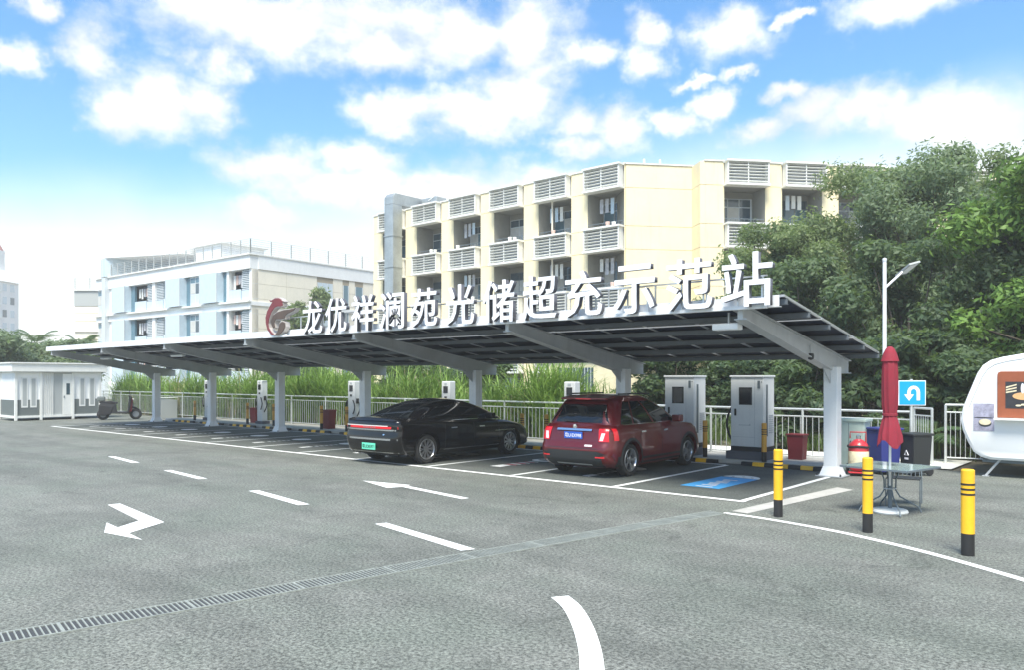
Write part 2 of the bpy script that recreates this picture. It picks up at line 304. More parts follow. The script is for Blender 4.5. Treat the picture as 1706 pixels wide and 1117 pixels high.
# ---------------------------------------------------------------- ground
def sheet(name, m, x0, x1, y0, y1, z, kind='structure'):
    return tag(MB().add([(x0, y0, z), (x1, y0, z), (x1, y1, z), (x0, y1, z)], [(0, 1, 2, 3)]).build(name, m, fix=False), kind=kind)
sheet('ground', 'soil', -900, 900, -900, 900, -.012)
sheet('car_park_asphalt', 'asphalt', -60, 60, -60, 7.0, 0)
sheet('bay_asphalt', 'asphalt_shaded', -30.0, -.02, .06, 5.15, .004)  # darker sheet paints the shade under the canopy onto the bays
tag(bx('back_kerb', 'concrete', None, -31.0, -.55, 5.15, 6.95, 0, .10, bevel=.015), kind='structure')
sheet('footpath', 'path_pale', -8.2, 1.6, 7.0, 9.2, .03)
def flat(name, m, poly, z, parent=None): return MB().add([(x, y, z) for x, y in poly], [tuple(range(len(poly)))]).build(name, m, parent, fix=False)
def strip(name, m, pts, w, z, parent=None):
    L, Rr = [], []
    for i, p in enumerate(pts):
        a = Vector(pts[max(i - 1, 0)]); b = Vector(pts[min(i + 1, len(pts) - 1)]); d = (b - a).normalized(); n = Vector((-d.y, d.x)) * w / 2
        L.append((p[0] + n.x, p[1] + n.y, z)); Rr.append((p[0] - n.x, p[1] - n.y, z))
    return MB().grid([Rr, L]).build(name, m, parent, fix=False)
def resample(pts, n):
    P = [Vector((*p, 0)) for p in pts]; out = []
    for i in range(len(P) - 1):
        p0, p1, p2, p3 = P[max(i - 1, 0)], P[i], P[i + 1], P[min(i + 2, len(P) - 1)]
        for k in range(n):
            t = k / n; q = .5 * ((2 * p1) + (p2 - p0) * t + (2 * p0 - 5 * p1 + 4 * p2 - p3) * t * t + (3 * p1 - p0 - 3 * p2 + p3) * t ** 3); out.append((q.x, q.y))
    out.append((P[-1].x, P[-1].y)); return out
bm_root = tag(bpy.data.objects.new('bay_markings', None), kind='structure'); link(bm_root)
flat('front_line', 'road_white', [(-30.1, -.07), (.07, -.07), (.07, .07), (-30.1, .07)], .009, bm_root)
for i in range(13):
    x = -2.5 * i; flat('divider_line', 'road_white' if i < 2 else 'road_white_worn', [(x - .055, .071), (x + .055, .071), (x + .055, 4.75), (x - .055, 4.75)], .009, bm_root)
flat('rear_line', 'road_white_worn', [(-30, 4.751), (-2.56, 4.751), (-2.56, 4.85), (-30, 4.85)], .009, bm_root)
def ell(cx, cy, rx, ry, n=24, a0=0, a1=2 * math.pi): return [(cx + rx * math.cos(a0 + (a1 - a0) * k / n), cy + ry * math.sin(a0 + (a1 - a0) * k / n)) for k in range(n)]
for i in range(12):
    cx = -2.5 * i - 1.28
    if i == 0:
        flat('blue_patch', 'road_blue', [(cx - .40, 1.05), (cx + .38, 1.05), (cx + .38, 2.75), (cx - .40, 2.75)], .009, bm_root)
        flat('white_arch', 'road_white', ell(cx - .01, 2.752, .39, .42, 20, 0, math.pi) , .009, bm_root)
        flat('white_dash', 'road_white', [(cx - .14, 1.14), (cx + .2, 1.14), (cx + .2, 1.21), (cx - .14, 1.21)], .013, bm_root)
        for k in range(7): flat('stroke', 'road_white', [(cx - .13 + .05 * (k % 2), 1.36 + .15 * k), (cx + .16 - .04 * (k % 3), 1.36 + .15 * k), (cx + .16 - .04 * (k % 3), 1.44 + .15 * k), (cx - .13 + .05 * (k % 2), 1.44 + .15 * k)], .013, bm_root)
        for k in (-.2, 0, .2): flat('grey_dot', 'asphalt_shaded', ell(cx + k, 2.88 + (.05 if k == 0 else 0), .035, .03, 8), .013, bm_root)
    elif i == 2:
        flat('white_mark', 'road_white', [(cx - .22, 1.08), (cx + .1, 1.08), (cx + .06, 1.5), (cx - .2, 1.5)], .009, bm_root)
        for k in range(6): flat('stroke', ('road_red', 'road_white_worn')[k % 2], [(cx - .2, 1.56 + .16 * k), (cx + .14, 1.56 + .16 * k), (cx + .11, 1.66 + .16 * k), (cx - .17, 1.67 + .16 * k)], .009, bm_root)
        flat('white_oval', 'road_white', ell(cx, 2.85, .36, .3), .009, bm_root); flat('oval_heart', 'asphalt_shaded', ell(cx, 2.85, .22, .12), .013, bm_root)
    else:
        flat('white_oval', 'road_white', ell(cx, 2.72, .34, .3), .009, bm_root)
        flat('white_mark', 'road_white', [(cx - .1, .98), (cx + .1, .98), (cx + .1, 1.36), (cx - .1, 1.36)], .009, bm_root)
        for k in range(5): flat('stroke', 'road_white_worn', [(cx - .09, 1.5 + .17 * k), (cx + .09, 1.5 + .17 * k), (cx + .07, 1.6 + .17 * k), (cx - .07, 1.6 + .17 * k)], .009, bm_root)
rm = tag(bpy.data.objects.new('road_markings', None), kind='structure'); link(rm)
for d in ([(-15.31, -3.68), (-15.26, -3.54), (-13.25, -3.78), (-13.30, -3.94)], [(-11.28, -4.14), (-11.21, -4.0), (-9.25, -4.21), (-9.31, -4.37)], [(-7.1, -4.58), (-7.04, -4.42), (-5.03, -4.73), (-5.10, -4.90)], [(-2.96, -5.12), (-2.90, -4.96), (-.83, -5.36), (-.90, -5.53)]):
    flat('lane_dash', 'road_white', d, .005, rm)
flat('turn_arrow', 'road_white', [(-7.4, -6.84), (-7.38, -6.66), (-5.27, -6.94), (-4.85, -7.6), (-4.29, -7.67), (-5.13, -7.79), (-5.83, -7.48), (-5.35, -7.53), (-5.65, -7.12)], .005, rm)
flat('straight_arrow', 'road_white', [(-6.68, -2.39), (-5.5, -2.2), (-5.46, -2.31), (-3.57, -2.63), (-3.6, -2.78), (-5.44, -2.46), (-5.54, -2.73)], .005, rm)
strip('curved_edge_line', 'road_white', resample([(.26, -1.18), (.67, -1.2), (1.16, -1.29), (1.88, -1.48), (2.47, -1.72), (3.09, -2.04), (3.58, -2.35), (4.23, -2.82), (4.72, -3.24), (5.5, -4.0)], 4), .115, .005, rm)
strip('curved_lane_line', 'road_white', resample([(1.115, -6.29), (1.39, -6.48), (1.745, -6.82), (2.095, -7.215), (2.365, -7.565), (2.67, -7.995), (3.1, -8.7)], 4), .17, .005, rm)
flat('concrete_patch', 'concrete', [(.28, -.95), (.55, -1.0), (.95, 2.55), (.62, 2.7)], .0045, rm)
# drain
dr = thing('drain_grating', 'long steel drain grating with dark slots crossing the asphalt', 'drain', (-1.72, -11.6, 0), -math.atan2(.21 + 1.4, 8.84))
DL = 10.6
MB().box(-.145, .145, 0, DL, -.009, .002).build('drain_channel', 'dark_void', dr)
for s in (-1, 1): MB().box(s * .142 - .008, s * .142 + .008, 0, DL, -.004, .011).build('edge_rail', 'grate', dr)
bar = MB().box(-.133, .133, -.0055, .0055, .003, .012).mesh('bar', 'grate')
thick = MB().box(-.133, .133, -.013, .013, .002, .0125).mesh('bar', 'grate')
n = int(DL / .0435)
for i in range(n): inst('bar', thick if i % 23 == 0 else bar, dr, (0, .02 + i * .0435, 0))
# ---------------------------------------------------------------- solar canopy
SL = .157
def roof_z(t): return 3.30 - SL * (t - .1)
cn = thing('solar_canopy', 'long white steel carport roofed with dark solar panels over the charging bays', 'carport')
X0, X1 = -30.45, .70
col_base = MB(); col_base.box(-.21, .21, -.21, .21, .004, .03)
for i, x in enumerate([-5.0 * k for k in range(7)]):
    zt = roof_z(4.3) - .22 - .24
    c = MB().box(x - .135, x + .135, 4.165, 4.435, .03, zt + .05).build('column', 'white_steel', cn, bevel=.012)
    f = MB(); f.add([(x - .20, 4.10, .031), (x + .20, 4.10, .031), (x + .20, 4.50, .031), (x - .20, 4.50, .031), (x - .139, 4.161, .22), (x + .139, 4.161, .22), (x + .139, 4.439, .22), (x - .139, 4.439, .22)], [(0, 1, 5, 4), (1, 2, 6, 5), (2, 3, 7, 6), (3, 0, 4, 7)])
    f.build('base_flare', 'white_steel', c)
    MB().box(x - .26, x + .26, 4.04, 4.56, .0095, .03).build('base_plate', 'steel', c)
    for sx_ in (-1, 1):
        for sy_ in (-1, 1): MB().tube([(x + sx_ * .23, 4.3 + sy_ * .23, .03), (x + sx_ * .23, 4.3 + sy_ * .23, .075)], .018, 6).build('bolt', 'plastic_black', c)
    # rafter: tapered I beam
    ta, tb = -.04, 5.15; za, zb = roof_z(ta) - .135, roof_z(tb) - .135
    pr_ = [(ta, za), (tb, zb), (tb, zb - .26), (4.5, roof_z(4.5) - .50), (3.9, roof_z(3.9) - .50), (ta, za - .22)]
    web = MB(); web.prism(pr_, x - .045, x + .045, 'yz'); r = web.build('rafter', 'steel', cn)
    fl = MB()
    for (y0, z0, y1, z1) in ((ta, za - .008, tb, zb - .008), (ta, za - .225, 3.9, roof_z(3.9) - .505), (4.5, roof_z(4.5) - .505, tb, zb - .265)): fl.bar((x, y0, z0), (x, y1, z1), .21, .016)
    fl.build('flange', 'steel', r)
    MB().prism([(4.18, zt - .02), (4.18, zt - .30), (3.72, roof_z(3.72) - .50)], x - .012, x + .012, 'yz').build('haunch_plate', 'steel', r)
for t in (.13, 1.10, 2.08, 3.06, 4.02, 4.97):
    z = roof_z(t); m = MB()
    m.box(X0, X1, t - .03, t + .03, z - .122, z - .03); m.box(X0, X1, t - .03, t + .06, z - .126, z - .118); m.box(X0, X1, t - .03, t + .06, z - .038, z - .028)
    m.build('purlin', 'steel_shaded', cn)  # purlin colour carries painted shade
fa = MB(); fa.box(X0 - .02, X1 - .05, -.085, -.045, roof_z(-.06) - .20, roof_z(-.06) - .02); fa.box(X0 - .02, X1 - .05, -.045, .05, roof_z(-.06) - .20, roof_z(-.06) - .19)
fa.build('fascia', 'white_steel', cn, bevel=.006)
pw, pl = 1.134, 1.66
cols = 27; pitch = (X1 - X0) / cols
pm = MB().box(-pitch / 2 + .01, pitch / 2 - .01, -pl / 2 + .01, pl / 2 - .01, -.022, 0).mesh('solar_panel', 'panel_back')
pt = MB(); a, b = pitch / 2 - .004, pl / 2 - .004
for q in ((-a, a, -b, -b + .035), (-a, a, b - .035, b), (-a, -a + .03, -b + .035, b - .035), (a - .03, a, -b + .035, b - .035)): pt.box(*q, -.034, .004)
ptm = pt.mesh('panel_frame', 'alu')
ptop = MB().add([(-a + .03, -b + .035, .001), (a - .03, -b + .035, .001), (a - .03, b - .035, .001), (-a + .03, b - .035, .001)], [(0, 1, 2, 3)]).mesh('cell_face', 'panel_top', fix=False)
for r in range(3):
    t = .02 + pl / 2 + r * (pl + .015)
    for c in range(cols):
        o = inst('solar_panel', pm, cn, (X0 + pitch * (c + .5), t, roof_z(t) + .008)); o.rotation_euler = (-math.atan(SL), 0, 0)
        inst('panel_frame', ptm, o); inst('cell_face', ptop, o)
rail = MB(); rail.box(-13.8, .48, -.20, -.13, 3.105, 3.165); rail.box(-13.8, .48, -.13, -.09, 3.105, 3.115)
rail.build('sign_rail', 'white_steel', cn, bevel=.004)
rl2 = MB(); rl2.box(-13.6, .45, -.05, -.02, 3.62, 3.645); rl2.build('sign_back_rail', 'alu', cn)
for k in range(15):
    x = -13.2 + k * .97; MB().bar((x, -.035, 3.17), (x, -.035, 3.62), .025, .025).build('sign_post', 'alu', cn)
# under-roof floodlight, cameras
fl = thing('floodlight', 'white box floodlight hanging under the canopy edge below the last sign character', 'light', (-.35, .25, 2.86))
MB().box(-.24, .22, -.10, .10, -.05, .06).build('housing', 'white_steel', fl, bevel=.02); MB().bar((.02, 0, .06), (.02, 0, .245), .03, .03).build('bracket', 'steel', fl)
sc_ = thing('security_camera', 'small black dome camera under the end rafter of the canopy', 'camera', (.07, 2.9, 2.42))
MB().lathe([(0, -.08), (.05, -.06), (.06, 0), (.05, .05), (0, .05)], n=14).build('dome', 'plastic_black', sc_, smooth=50); MB().bar((0, 0, .05), (0, 0, .22), .015, .015).build('stem', 'steel', sc_)
for k, x in enumerate((-26.2, -22.4, -28.7)):
    l = thing('canopy_light', ['white batten light under the far end of the canopy, middle of three', 'white batten light under the canopy, closest of three to the cars', 'white batten light at the far tip of the canopy, last of three'][k], 'light', (x, 1.6, roof_z(1.6) - .24), group='batten lights under the canopy')
    MB().box(-.45, .45, -.06, .06, -.03, .02).build('housing', 'white_steel', l); MB().box(-.43, .43, -.045, .045, -.042, -.03).build('diffuser', 'white_face', l)
# ---------------------------------------------------------------- roof sign
chars = '龙优祥澜苑光储超充示范站'; xs = [-11.38, -10.40, -9.36, -8.31, -7.24, -6.14, -5.05, -4.0, -2.97, -1.89, -.83, .17]
for k, ch in enumerate(chars):
    lab = f'{ORD[k]} white raised character after the bird emblem on the canopy sign' if k < 11 else 'last white raised character at the near end of the canopy sign'
    L = thing('sign_character', lab, 'sign letter', (xs[k] + .06, -.262, 3.135), group='characters of the canopy sign')
    me = fit_mesh(text_mesh(ch, 1, .05, .008, 'letter_side', name='letter_return'), .83, .845); inst('letter_return', me, L)
    me = fit_mesh(text_mesh(ch, 1, .006, .010, 'white_face', name='letter_face'), .838, .853); inst('letter_face', me, L, (0, -.058, -.004))
    for s in (-.2, .2): MB().bar((s, .075, .032), (s, .075, .45), .025, .025).build('support_post', 'alu', L)
em = thing('bird_emblem', 'bronze and maroon crested bird emblem at the far end of the canopy sign', 'emblem', (0, -.165, 0))
body_p = [(-13.4, 4.148), (-13.328, 4.119), (-13.238, 4.137), (-13.113, 4.173), (-12.953, 4.162), (-12.848, 4.122), (-12.806, 4.079), (-12.715, 4.06), (-12.796, 4.039), (-12.761, 3.997), (-12.771, 3.949), (-12.883, 3.936), (-13.024, 3.948), (-13.148, 3.922), (-13.292, 3.82), (-13.4, 3.665), (-13.455, 3.506), (-13.436, 3.384), (-13.328, 3.279), (-13.202, 3.204), (-13.148, 3.152), (-13.328, 3.209), (-13.491, 3.326), (-13.571, 3.512), (-13.582, 3.674), (-13.509, 3.832), (-13.364, 3.985), (-13.238, 4.087), (-13.364, 4.101)]
wing_p = [(-13.292, 3.459), (-13.303, 3.58), (-13.202, 3.715), (-13.024, 3.785), (-12.709, 3.827), (-12.433, 3.83), (-12.163, 3.853), (-12.264, 3.782), (-12.536, 3.719), (-12.639, 3.675), (-12.657, 3.607), (-12.883, 3.589), (-13.095, 3.599), (-13.159, 3.513), (-13.138, 3.392), (-13.22, 3.365)]
tail_p = [(-13.148, 3.165), (-13.024, 3.247), (-12.953, 3.364), (-12.901, 3.481), (-12.778, 3.524), (-12.657, 3.489), (-12.639, 3.39), (-12.726, 3.285), (-12.866, 3.195), (-13.024, 3.150)]
def outline(poly, k):
    n = len(poly); out = []
    for i in range(n):
        a, b, c = Vector(poly[i - 1]), Vector(poly[i]), Vector(poly[(i + 1) % n]); d = (b - a).normalized() + (c - b).normalized()
        if d.length < 1e-3: d = c - b
        d.normalize(); out.append((b.x - d.y * k, b.y + d.x * k))
    return out
for nm, pl_, mm in (('bird_body', body_p, 'maroon_metal'), ('bird_wing', wing_p, 'bronze'), ('bird_tail', tail_p, 'bronze')):
    o = MB().prism(pl_, -.085, .06).build(nm, mm, em)
    MB().prism(outline(pl_, .022), -.07, .062).build('silver_edge', 'emblem_edge', o)
MB().box(-13.5, -12.7, -.03, .02, 3.165 , 3.19).build('emblem_foot', 'white_steel', em)
# ---------------------------------------------------------------- cars
def lerp_tab(tab, z):
    if z <= tab[0][0]: return tab[0][1:]
    for a, b in zip(tab, tab[1:]):
        if z <= b[0]:
            t = (z - a[0]) / (b[0] - a[0]); return tuple(p + (q - p) * t for p, q in zip(a[1:], b[1:]))
    return tab[-1][1:]
def sm_tab(tab, z):     # cubic through the table
    n = len(tab)
    if z <= tab[0][0]: return tab[0][1:]
    if z >= tab[-1][0]: return tab[-1][1:]
    for i in range(n - 1):
        if z <= tab[i + 1][0]:
            a, b = tab[i], tab[i + 1]; h = b[0] - a[0]; t = (z - a[0]) / h; out = []
            for k in range(1, len(a)):
                d = (b[k] - a[k]) / h
                d0 = d if i == 0 else (d + (a[k] - tab[i - 1][k]) / (a[0] - tab[i - 1][0])) / 2
                d1 = d if i == n - 2 else (d + (tab[i + 2][k] - b[k]) / (tab[i + 2][0] - b[0])) / 2
                t2, t3 = t * t, t * t * t
                out.append((2 * t3 - 3 * t2 + 1) * a[k] + (t3 - 2 * t2 + t) * h * d0 + (-2 * t3 + 3 * t2) * b[k] + (t3 - t2) * h * d1)
            return tuple(out)
def half_ring(yr, yf, hw, rr, rf, bow, nside=22):
    pts = []
    for k in range(4): x = (hw - rr) * k / 4; pts.append((x, yr + bow * (x / hw) ** 2))
    yb = yr + bow * ((hw - rr) / hw) ** 2
    for k in range(7): a = math.pi / 2 * k / 6; pts.append((hw - rr + rr * math.sin(a), yb + rr - rr * math.cos(a)))
    fb = yf - bow * 1.6 * ((hw - rf) / hw) ** 2
    for k in range(1, nside): y = yb + rr + (fb - rf - yb - rr) * k / nside; pts.append((hw + .012 * math.sin(math.pi * k / nside), y))
    for k in range(7): a = math.pi / 2 * k / 6; pts.append((hw - rf + rf * math.cos(a), fb - rf + rf * math.sin(a)))
    for k in range(3, -1, -1): x = (hw - rf) * k / 4; pts.append((x, yf - bow * 1.6 * (x / hw) ** 2))
    return pts
def stack(rings, cap):
    """rings: half rings of (x,y,z); mirrored and skinned, top closed by a crowned cap"""
    m = MB(); n = len(rings[0]); lv = [[(-x, y, z) for x, y, z in reversed(r[1:-1])] for r in rings]
    full = [list(r) + l for r, l in zip(rings, lv)]; N_ = len(full[0])
    m.v = [p for r in full for p in r]
    for i in range(len(full) - 1):
        for k in range(N_): m.f.append((i * N_ + k, i * N_ + (k + 1) % N_, (i + 1) * N_ + (k + 1) % N_, (i + 1) * N_ + k))
    top = rings[-1]; ks = [1, .9, .7, .4, 0]
    g = []
    for (x, y, z) in top: g.append([(x * q, y, z + cap * (1 - q * q) * min(1, x / .5)) for q in ks] + [(-x * q, y, z + cap * (1 - q * q) * min(1, x / .5)) for q in reversed(ks[:-1])])
    m.grid(g); m.f.append(tuple(range(N_))); return m
def weld(o):
    bm = bmesh.new(); bm.from_mesh(o.data); bmesh.ops.remove_doubles(bm, verts=bm.verts, dist=5e-4); bmesh.ops.recalc_face_normals(bm, faces=bm.faces); bm.to_mesh(o.data); bm.free(); return o
class Car:
    def __init__(s, name, label, loc, rz, body, belt, gh, mats, hood):
        s.t = thing(name, label, 'car', loc, rz); s.body, s.gh, s.belt = body, gh, belt; paint_, rim_ = mats
        rings = []
        W_ = sorted(set([b[0] for b in body] + [i / 14 for i in range(15)]))
        for w in W_:
            yr, yf, hw, rr, rf = sm_tab(body, w); rings.append([(x, y, .2 + (s.bz(y) - .2) * w) for x, y in half_ring(yr, yf, hw, rr, rf, .05)])
        s.lower = weld(stack(rings, hood).build('body', paint_, s.t))
        zs = [gh[0][0] + (gh[-1][0] - gh[0][0]) * i / 10 for i in range(11)]; rings = []
        for z in zs:
            yr, yf, hw, rr, rf = sm_tab(gh, z); rings.append([(x, y, z) for x, y in half_ring(yr, yf, hw, rr, rf, .06)])
        s.cabin = stack(rings, .035).build('cabin', paint_, s.t, smooth=38)
    def bz(s, y): return sm_tab(s.belt, y)[0]
    def rear_y(s, x, z, tab=None, low=True):
        if low: yr, yf, hw, rr, rf = sm_tab(s.body, (z - .2) / (s.bz(.2) - .2))
        else: yr, yf, hw, rr, rf = sm_tab(s.gh, z)
        bow = .05 if low else .06; ax = abs(x)
        if ax <= hw - rr: return yr + bow * (ax / hw) ** 2
        q = min(rr, ax - (hw - rr)); return yr + bow * ((hw - rr) / hw) ** 2 + rr - math.sqrt(max(0, rr * rr - q * q))
    def rear_panel(s, name, m, poly_rows, off=.006, low=True, parent=None, smooth=60):
        """poly_rows: list of (z, x0, x1)"""
        g = []
        for (z, x0, x1) in poly_rows: g.append([(x0 + (x1 - x0) * k / 8, s.rear_y(x0 + (x1 - x0) * k / 8, z, low=low) - off, z + (off * .4 if not low else 0)) for k in range(9)])
        return MB().grid(g).build(name, m, parent or s.t, smooth=smooth, fix=False)
    def side_panel(s, name, m, rows, sgn, off=.006, low=False, parent=None):
        """rows: (z, y0, y1)"""
        g = []
        for (z, y0, y1) in rows:
            r = []
            for k in range(11):
                y = y0 + (y1 - y0) * k / 10
                if low: yr, yf, hw, rr, rf = sm_tab(s.body, (z - .2) / (s.bz(y) - .2))
                else: yr, yf, hw, rr, rf = sm_tab(s.gh, z)
                bow = .05 if low else .06; yb = yr + bow * ((hw - rr) / hw) ** 2; fb = yf - bow * 1.6 * ((hw - rf) / hw) ** 2
                if y < yb + rr: q = max(0, min(rr, yb + rr - y)); x = hw - rr + math.sqrt(max(0, rr * rr - q * q))
                elif y > fb - rf: q = max(0, min(rf, y - fb + rf)); x = hw - rf + math.sqrt(max(0, rf * rf - q * q))
                else: x = hw + .012 * math.sin(math.pi * (y - yb - rr) / (fb - rf - yb - rr))
                r.append((sgn * (x + off), y, z))
            g.append(r)
        return MB().grid(g).build(name, m, parent or s.t, smooth=60, fix=False)
    def arches(s, ys, rad, hw):
        cut = MB()
        for y in ys:
            for sg in (-1, 1): cut.tube([(sg * (hw - .30), y, rad[0]), (sg * (hw + .2), y, rad[0])], rad[1], 28)
        c = cut.build('cutter', 'plastic_black', s.t); mo = s.lower.modifiers.new('b', 'BOOLEAN'); mo.object = c; mo.operation = 'DIFFERENCE'; mo.solver = 'EXACT'
        dg = bpy.context.evaluated_depsgraph_get(); dg.update(); me = bpy.data.meshes.new_from_object(s.lower.evaluated_get(dg), depsgraph=dg)
        s.lower.modifiers.clear(); s.lower.data = me; bpy.data.objects.remove(c); me.shade_smooth(); me.set_sharp_from_angle(angle=R(35))
    def wheels(s, ys, r, hw, rim, spokes, twin):
        w = .22
        ty = MB().lathe([(r * .70, -w / 2 + .01), (r * .90, -w / 2), (r * .97, -w / 2 + .025), (r, -w / 4), (r, w / 4), (r * .97, w / 2 - .025), (r * .90, w / 2), (r * .70, w / 2 - .01)], n=36, axis='x').mesh('tyre', 'tyre', smooth=40)
        rm_ = MB(); rm_.lathe([(r * .71, -.08), (r * .71, w / 2 - .012), (r * .66, w / 2 - .005), (r * .62, w / 2 - .03), (r * .62, -.08)], n=36, axis='x')
        rm_.lathe([(0, .085), (r * .2, .08), (r * .22, .04)], n=18, axis='x')
        for k in range(spokes):
            a = 2 * math.pi * k / spokes
            for da in ((-.10, .10) if twin else (0,)):
                c0 = Vector((.065, math.cos(a) * r * .15, math.sin(a) * r * .15)); c1 = Vector((.085, math.cos(a + da) * r * .64, math.sin(a + da) * r * .64)); rm_.bar(c0, c1, .022 if twin else .05, .022, up=(1, 0, 0))
        rmm = rm_.mesh('rim', rim, smooth=40); disc = MB().lathe([(0, .01), (r * .62, .01), (r * .62, -.06), (0, -.06)], n=24, axis='x').mesh('brake_disc', 'plastic_black')
        for y in ys:
            for sg in (-1, 1):
                wo_ = inst('wheel', ty, s.t, (sg * (hw - .125), y, r), 0 if sg > 0 else math.pi); inst('rim', rmm, wo_); inst('brake_disc', disc, wo_)
def plate(car, z, m, txt, fg, w=.46, h=.15, y_off=.02, off=.012):
    y = car.rear_y(0, z) - off; o = MB().box(-w / 2, w / 2, y - y_off, y, z - h / 2, z + h / 2).build('number_plate', m, car.t, bevel=.004)
    me = fit_mesh(text_mesh(txt, .1, .001, .0008, fg, name='plate_lettering'), w * .90, h * .66, base=False); inst('plate_lettering', me, o, (0, y - y_off - .002, z))
    return o
# black saloon (origin at the rear end, ground, nose towards +y)
sd_ = Car('black_saloon', 'glossy black fastback saloon with green number plate parked nose-in', (-8.83, -.52, 0), R(1.0),
    [(0, .30, 4.75, .84, .16, .3), (.10, .12, 4.90, .92, .2, .34), (.30, .02, 4.97, .945, .22, .4), (.5, .0, 4.98, .952, .2, .44), (.68, .03, 4.96, .95, .18, .46), (.84, .03, 4.90, .94, .16, .44), (.94, .05, 4.80, .92, .16, .42), (1.0, .10, 4.72, .87, .16, .40)],
    [(0, 1.06), (.8, 1.07), (1.6, 1.01), (2.6, .965), (3.6, .93), (4.2, .86), (4.75, .74), (5.0, .68)],
    [(.96, .36, 3.96, .87, .3, .35), (1.06, .52, 3.72, .85, .3, .35), (1.2, .82, 3.40, .79, .32, .36), (1.34, 1.20, 3.02, .71, .34, .38), (1.44, 1.62, 2.62, .63, .3, .3), (1.47, 1.85, 2.40, .56, .28, .28)], ('black_paint', 'rim_silver'), .03)
HW = .95
sd_.arches((.98, 3.98), (.345, .40), HW); sd_.wheels((.98, 3.98), .345, HW, 'rim_silver', 10, True)
sd_.rear_panel('rear_window', 'car_glass', [(1.07 + .035 * k, -.70 + .035 * k, .70 - .035 * k) for k in range(9)], low=False)
for sg in (-1, 1):
    zs = [1.0 + .035 * k for k in range(11)]
    def rw(u0, u1, inset=0): return [(z, sm_tab(sd_.gh, z)[0] + .38 + (sm_tab(sd_.gh, z)[1] - sm_tab(sd_.gh, z)[0] - .80) * u0, sm_tab(sd_.gh, z)[0] + .38 + (sm_tab(sd_.gh, z)[1] - sm_tab(sd_.gh, z)[0] - .80) * u1) for z in zs]
    for u0, u1 in ((0, .16), (.18, .52), (.55, 1.0)): sd_.side_panel('side_window', 'car_glass', rw(u0, u1), sg)
    sd_.side_panel('window_trim', 'chrome', [(.985, sm_tab(sd_.gh, 1.0)[0] + .36, sm_tab(sd_.gh, 1.0)[1] - .40), (.998, sm_tab(sd_.gh, 1.0)[0] + .36, sm_tab(sd_.gh, 1.0)[1] - .40)], sg, .008)
    q = [(z, sm_tab(sd_.gh, z)[0] + .35, sm_tab(sd_.gh, z)[0] + .37) for z in zs]; sd_.side_panel('quarter_trim', 'chrome', q, sg, .008)
    sd_.side_panel('sill_trim', 'chrome', [(.30, 1.5, 3.5), (.318, 1.5, 3.5)], sg, .006, True); sd_.side_panel('door_handle', 'chrome', [(.80, 1.75, 1.95), (.825, 1.75, 1.95)], sg, .012, True); sd_.side_panel('door_handle', 'chrome', [(.79, 2.75, 2.95), (.815, 2.75, 2.95)], sg, .012, True)
    sd_.side_panel('fender_trim', 'chrome', [(.66, 3.35, 4.15), (.672, 3.35, 4.15)], sg, .005, True)
    mi = MB().box(-.10, .12, -.09, .08, -.07, .07).build('door_mirror', 'black_paint', sd_.t, bevel=.04, loc=(sg * 1.0, 3.12, 1.06))
    MB().bar((sg * .84, 3.1, 1.0), (sg * .95, 3.1, 1.03), .06, .03).build('mirror_arm', 'plastic_black', sd_.t)
lb = sd_.rear_panel('light_bar', 'tail_red', [(.845, -.90, .90), (.895, -.90, .90)], .008)
sd_.rear_panel('light_strip', 'lamp_clear', [(.898, -.84, .62), (.915, -.84, .62)], .01)
sd_.rear_panel('chrome_strip', 'chrome', [(.80, -.86, .86), (.832, -.86, .86)], .010); sd_.rear_panel('bumper_strip', 'chrome', [(.585, -.90, .90), (.625, -.90, .90)], .010); sd_.rear_panel('lower_chrome', 'chrome', [(.285, -.86, .86), (.31, -.86, .86)], .010)
sd_.rear_panel('diffuser', 'plastic_black', [(.23, -.75, .75), (.275, -.78, .78)], .006)
for k in range(6): sd_.rear_panel('badge_letter', 'chrome', [(.86, -.20 + .075 * k, -.155 + .075 * k), (.885, -.20 + .075 * k, -.155 + .075 * k)], .014)
sd_.rear_panel('badge', 'chrome', [(.70, .48, .53), (.73, .48, .53)], .010)
plate(sd_, .43, 'plate_green', '粤UD85971', 'plate_black')
sd_.rear_panel('boot_lip', 'black_paint', [(1.02, -.82, .82), (1.05, -.82, .82)], .03)
# red compact SUV
rd = Car('red_hatchback', 'dark red compact crossover with blue number plate parked nose-in', (-3.92, .70, 0), R(2.0),
    [(0, .26, 4.08, .80, .2, .3), (.12, .07, 4.22, .865, .26, .34), (.3, .0, 4.27, .888, .30, .4), (.46, -.01, 4.28, .89, .30, .42), (.6, .05, 4.26, .885, .27, .42), (.75, .08, 4.2, .885, .26, .42), (.9, .12, 4.12, .87, .25, .4), (1.0, .19, 4.02, .83, .24, .38)],
    [(0, 1.06), (1.0, 1.05), (2.0, 1.03), (3.0, 1.01), (3.6, .97), (4.1, .86), (4.3, .8)],
    [(1.0, .20, 3.30, .835, .28, .3), (1.15, .25, 3.02, .81, .30, .32), (1.3, .34, 2.76, .765, .31, .34), (1.45, .46, 2.46, .71, .31, .36), (1.58, .62, 2.12, .645, .30, .36), (1.635, .78, 1.95, .57, .28, .34)], ('red_paint', 'rim_silver'), .04)
HW = .888
rd.arches((.86, 3.42), (.34, .395), HW); rd.wheels((.86, 3.42), .338, HW, 'rim_silver', 5, True)
rd.rear_panel('rear_window', 'car_glass', [(1.10 + .04 * k, -.70 + .02 * k, .70 - .02 * k) for k in range(10)], low=False)
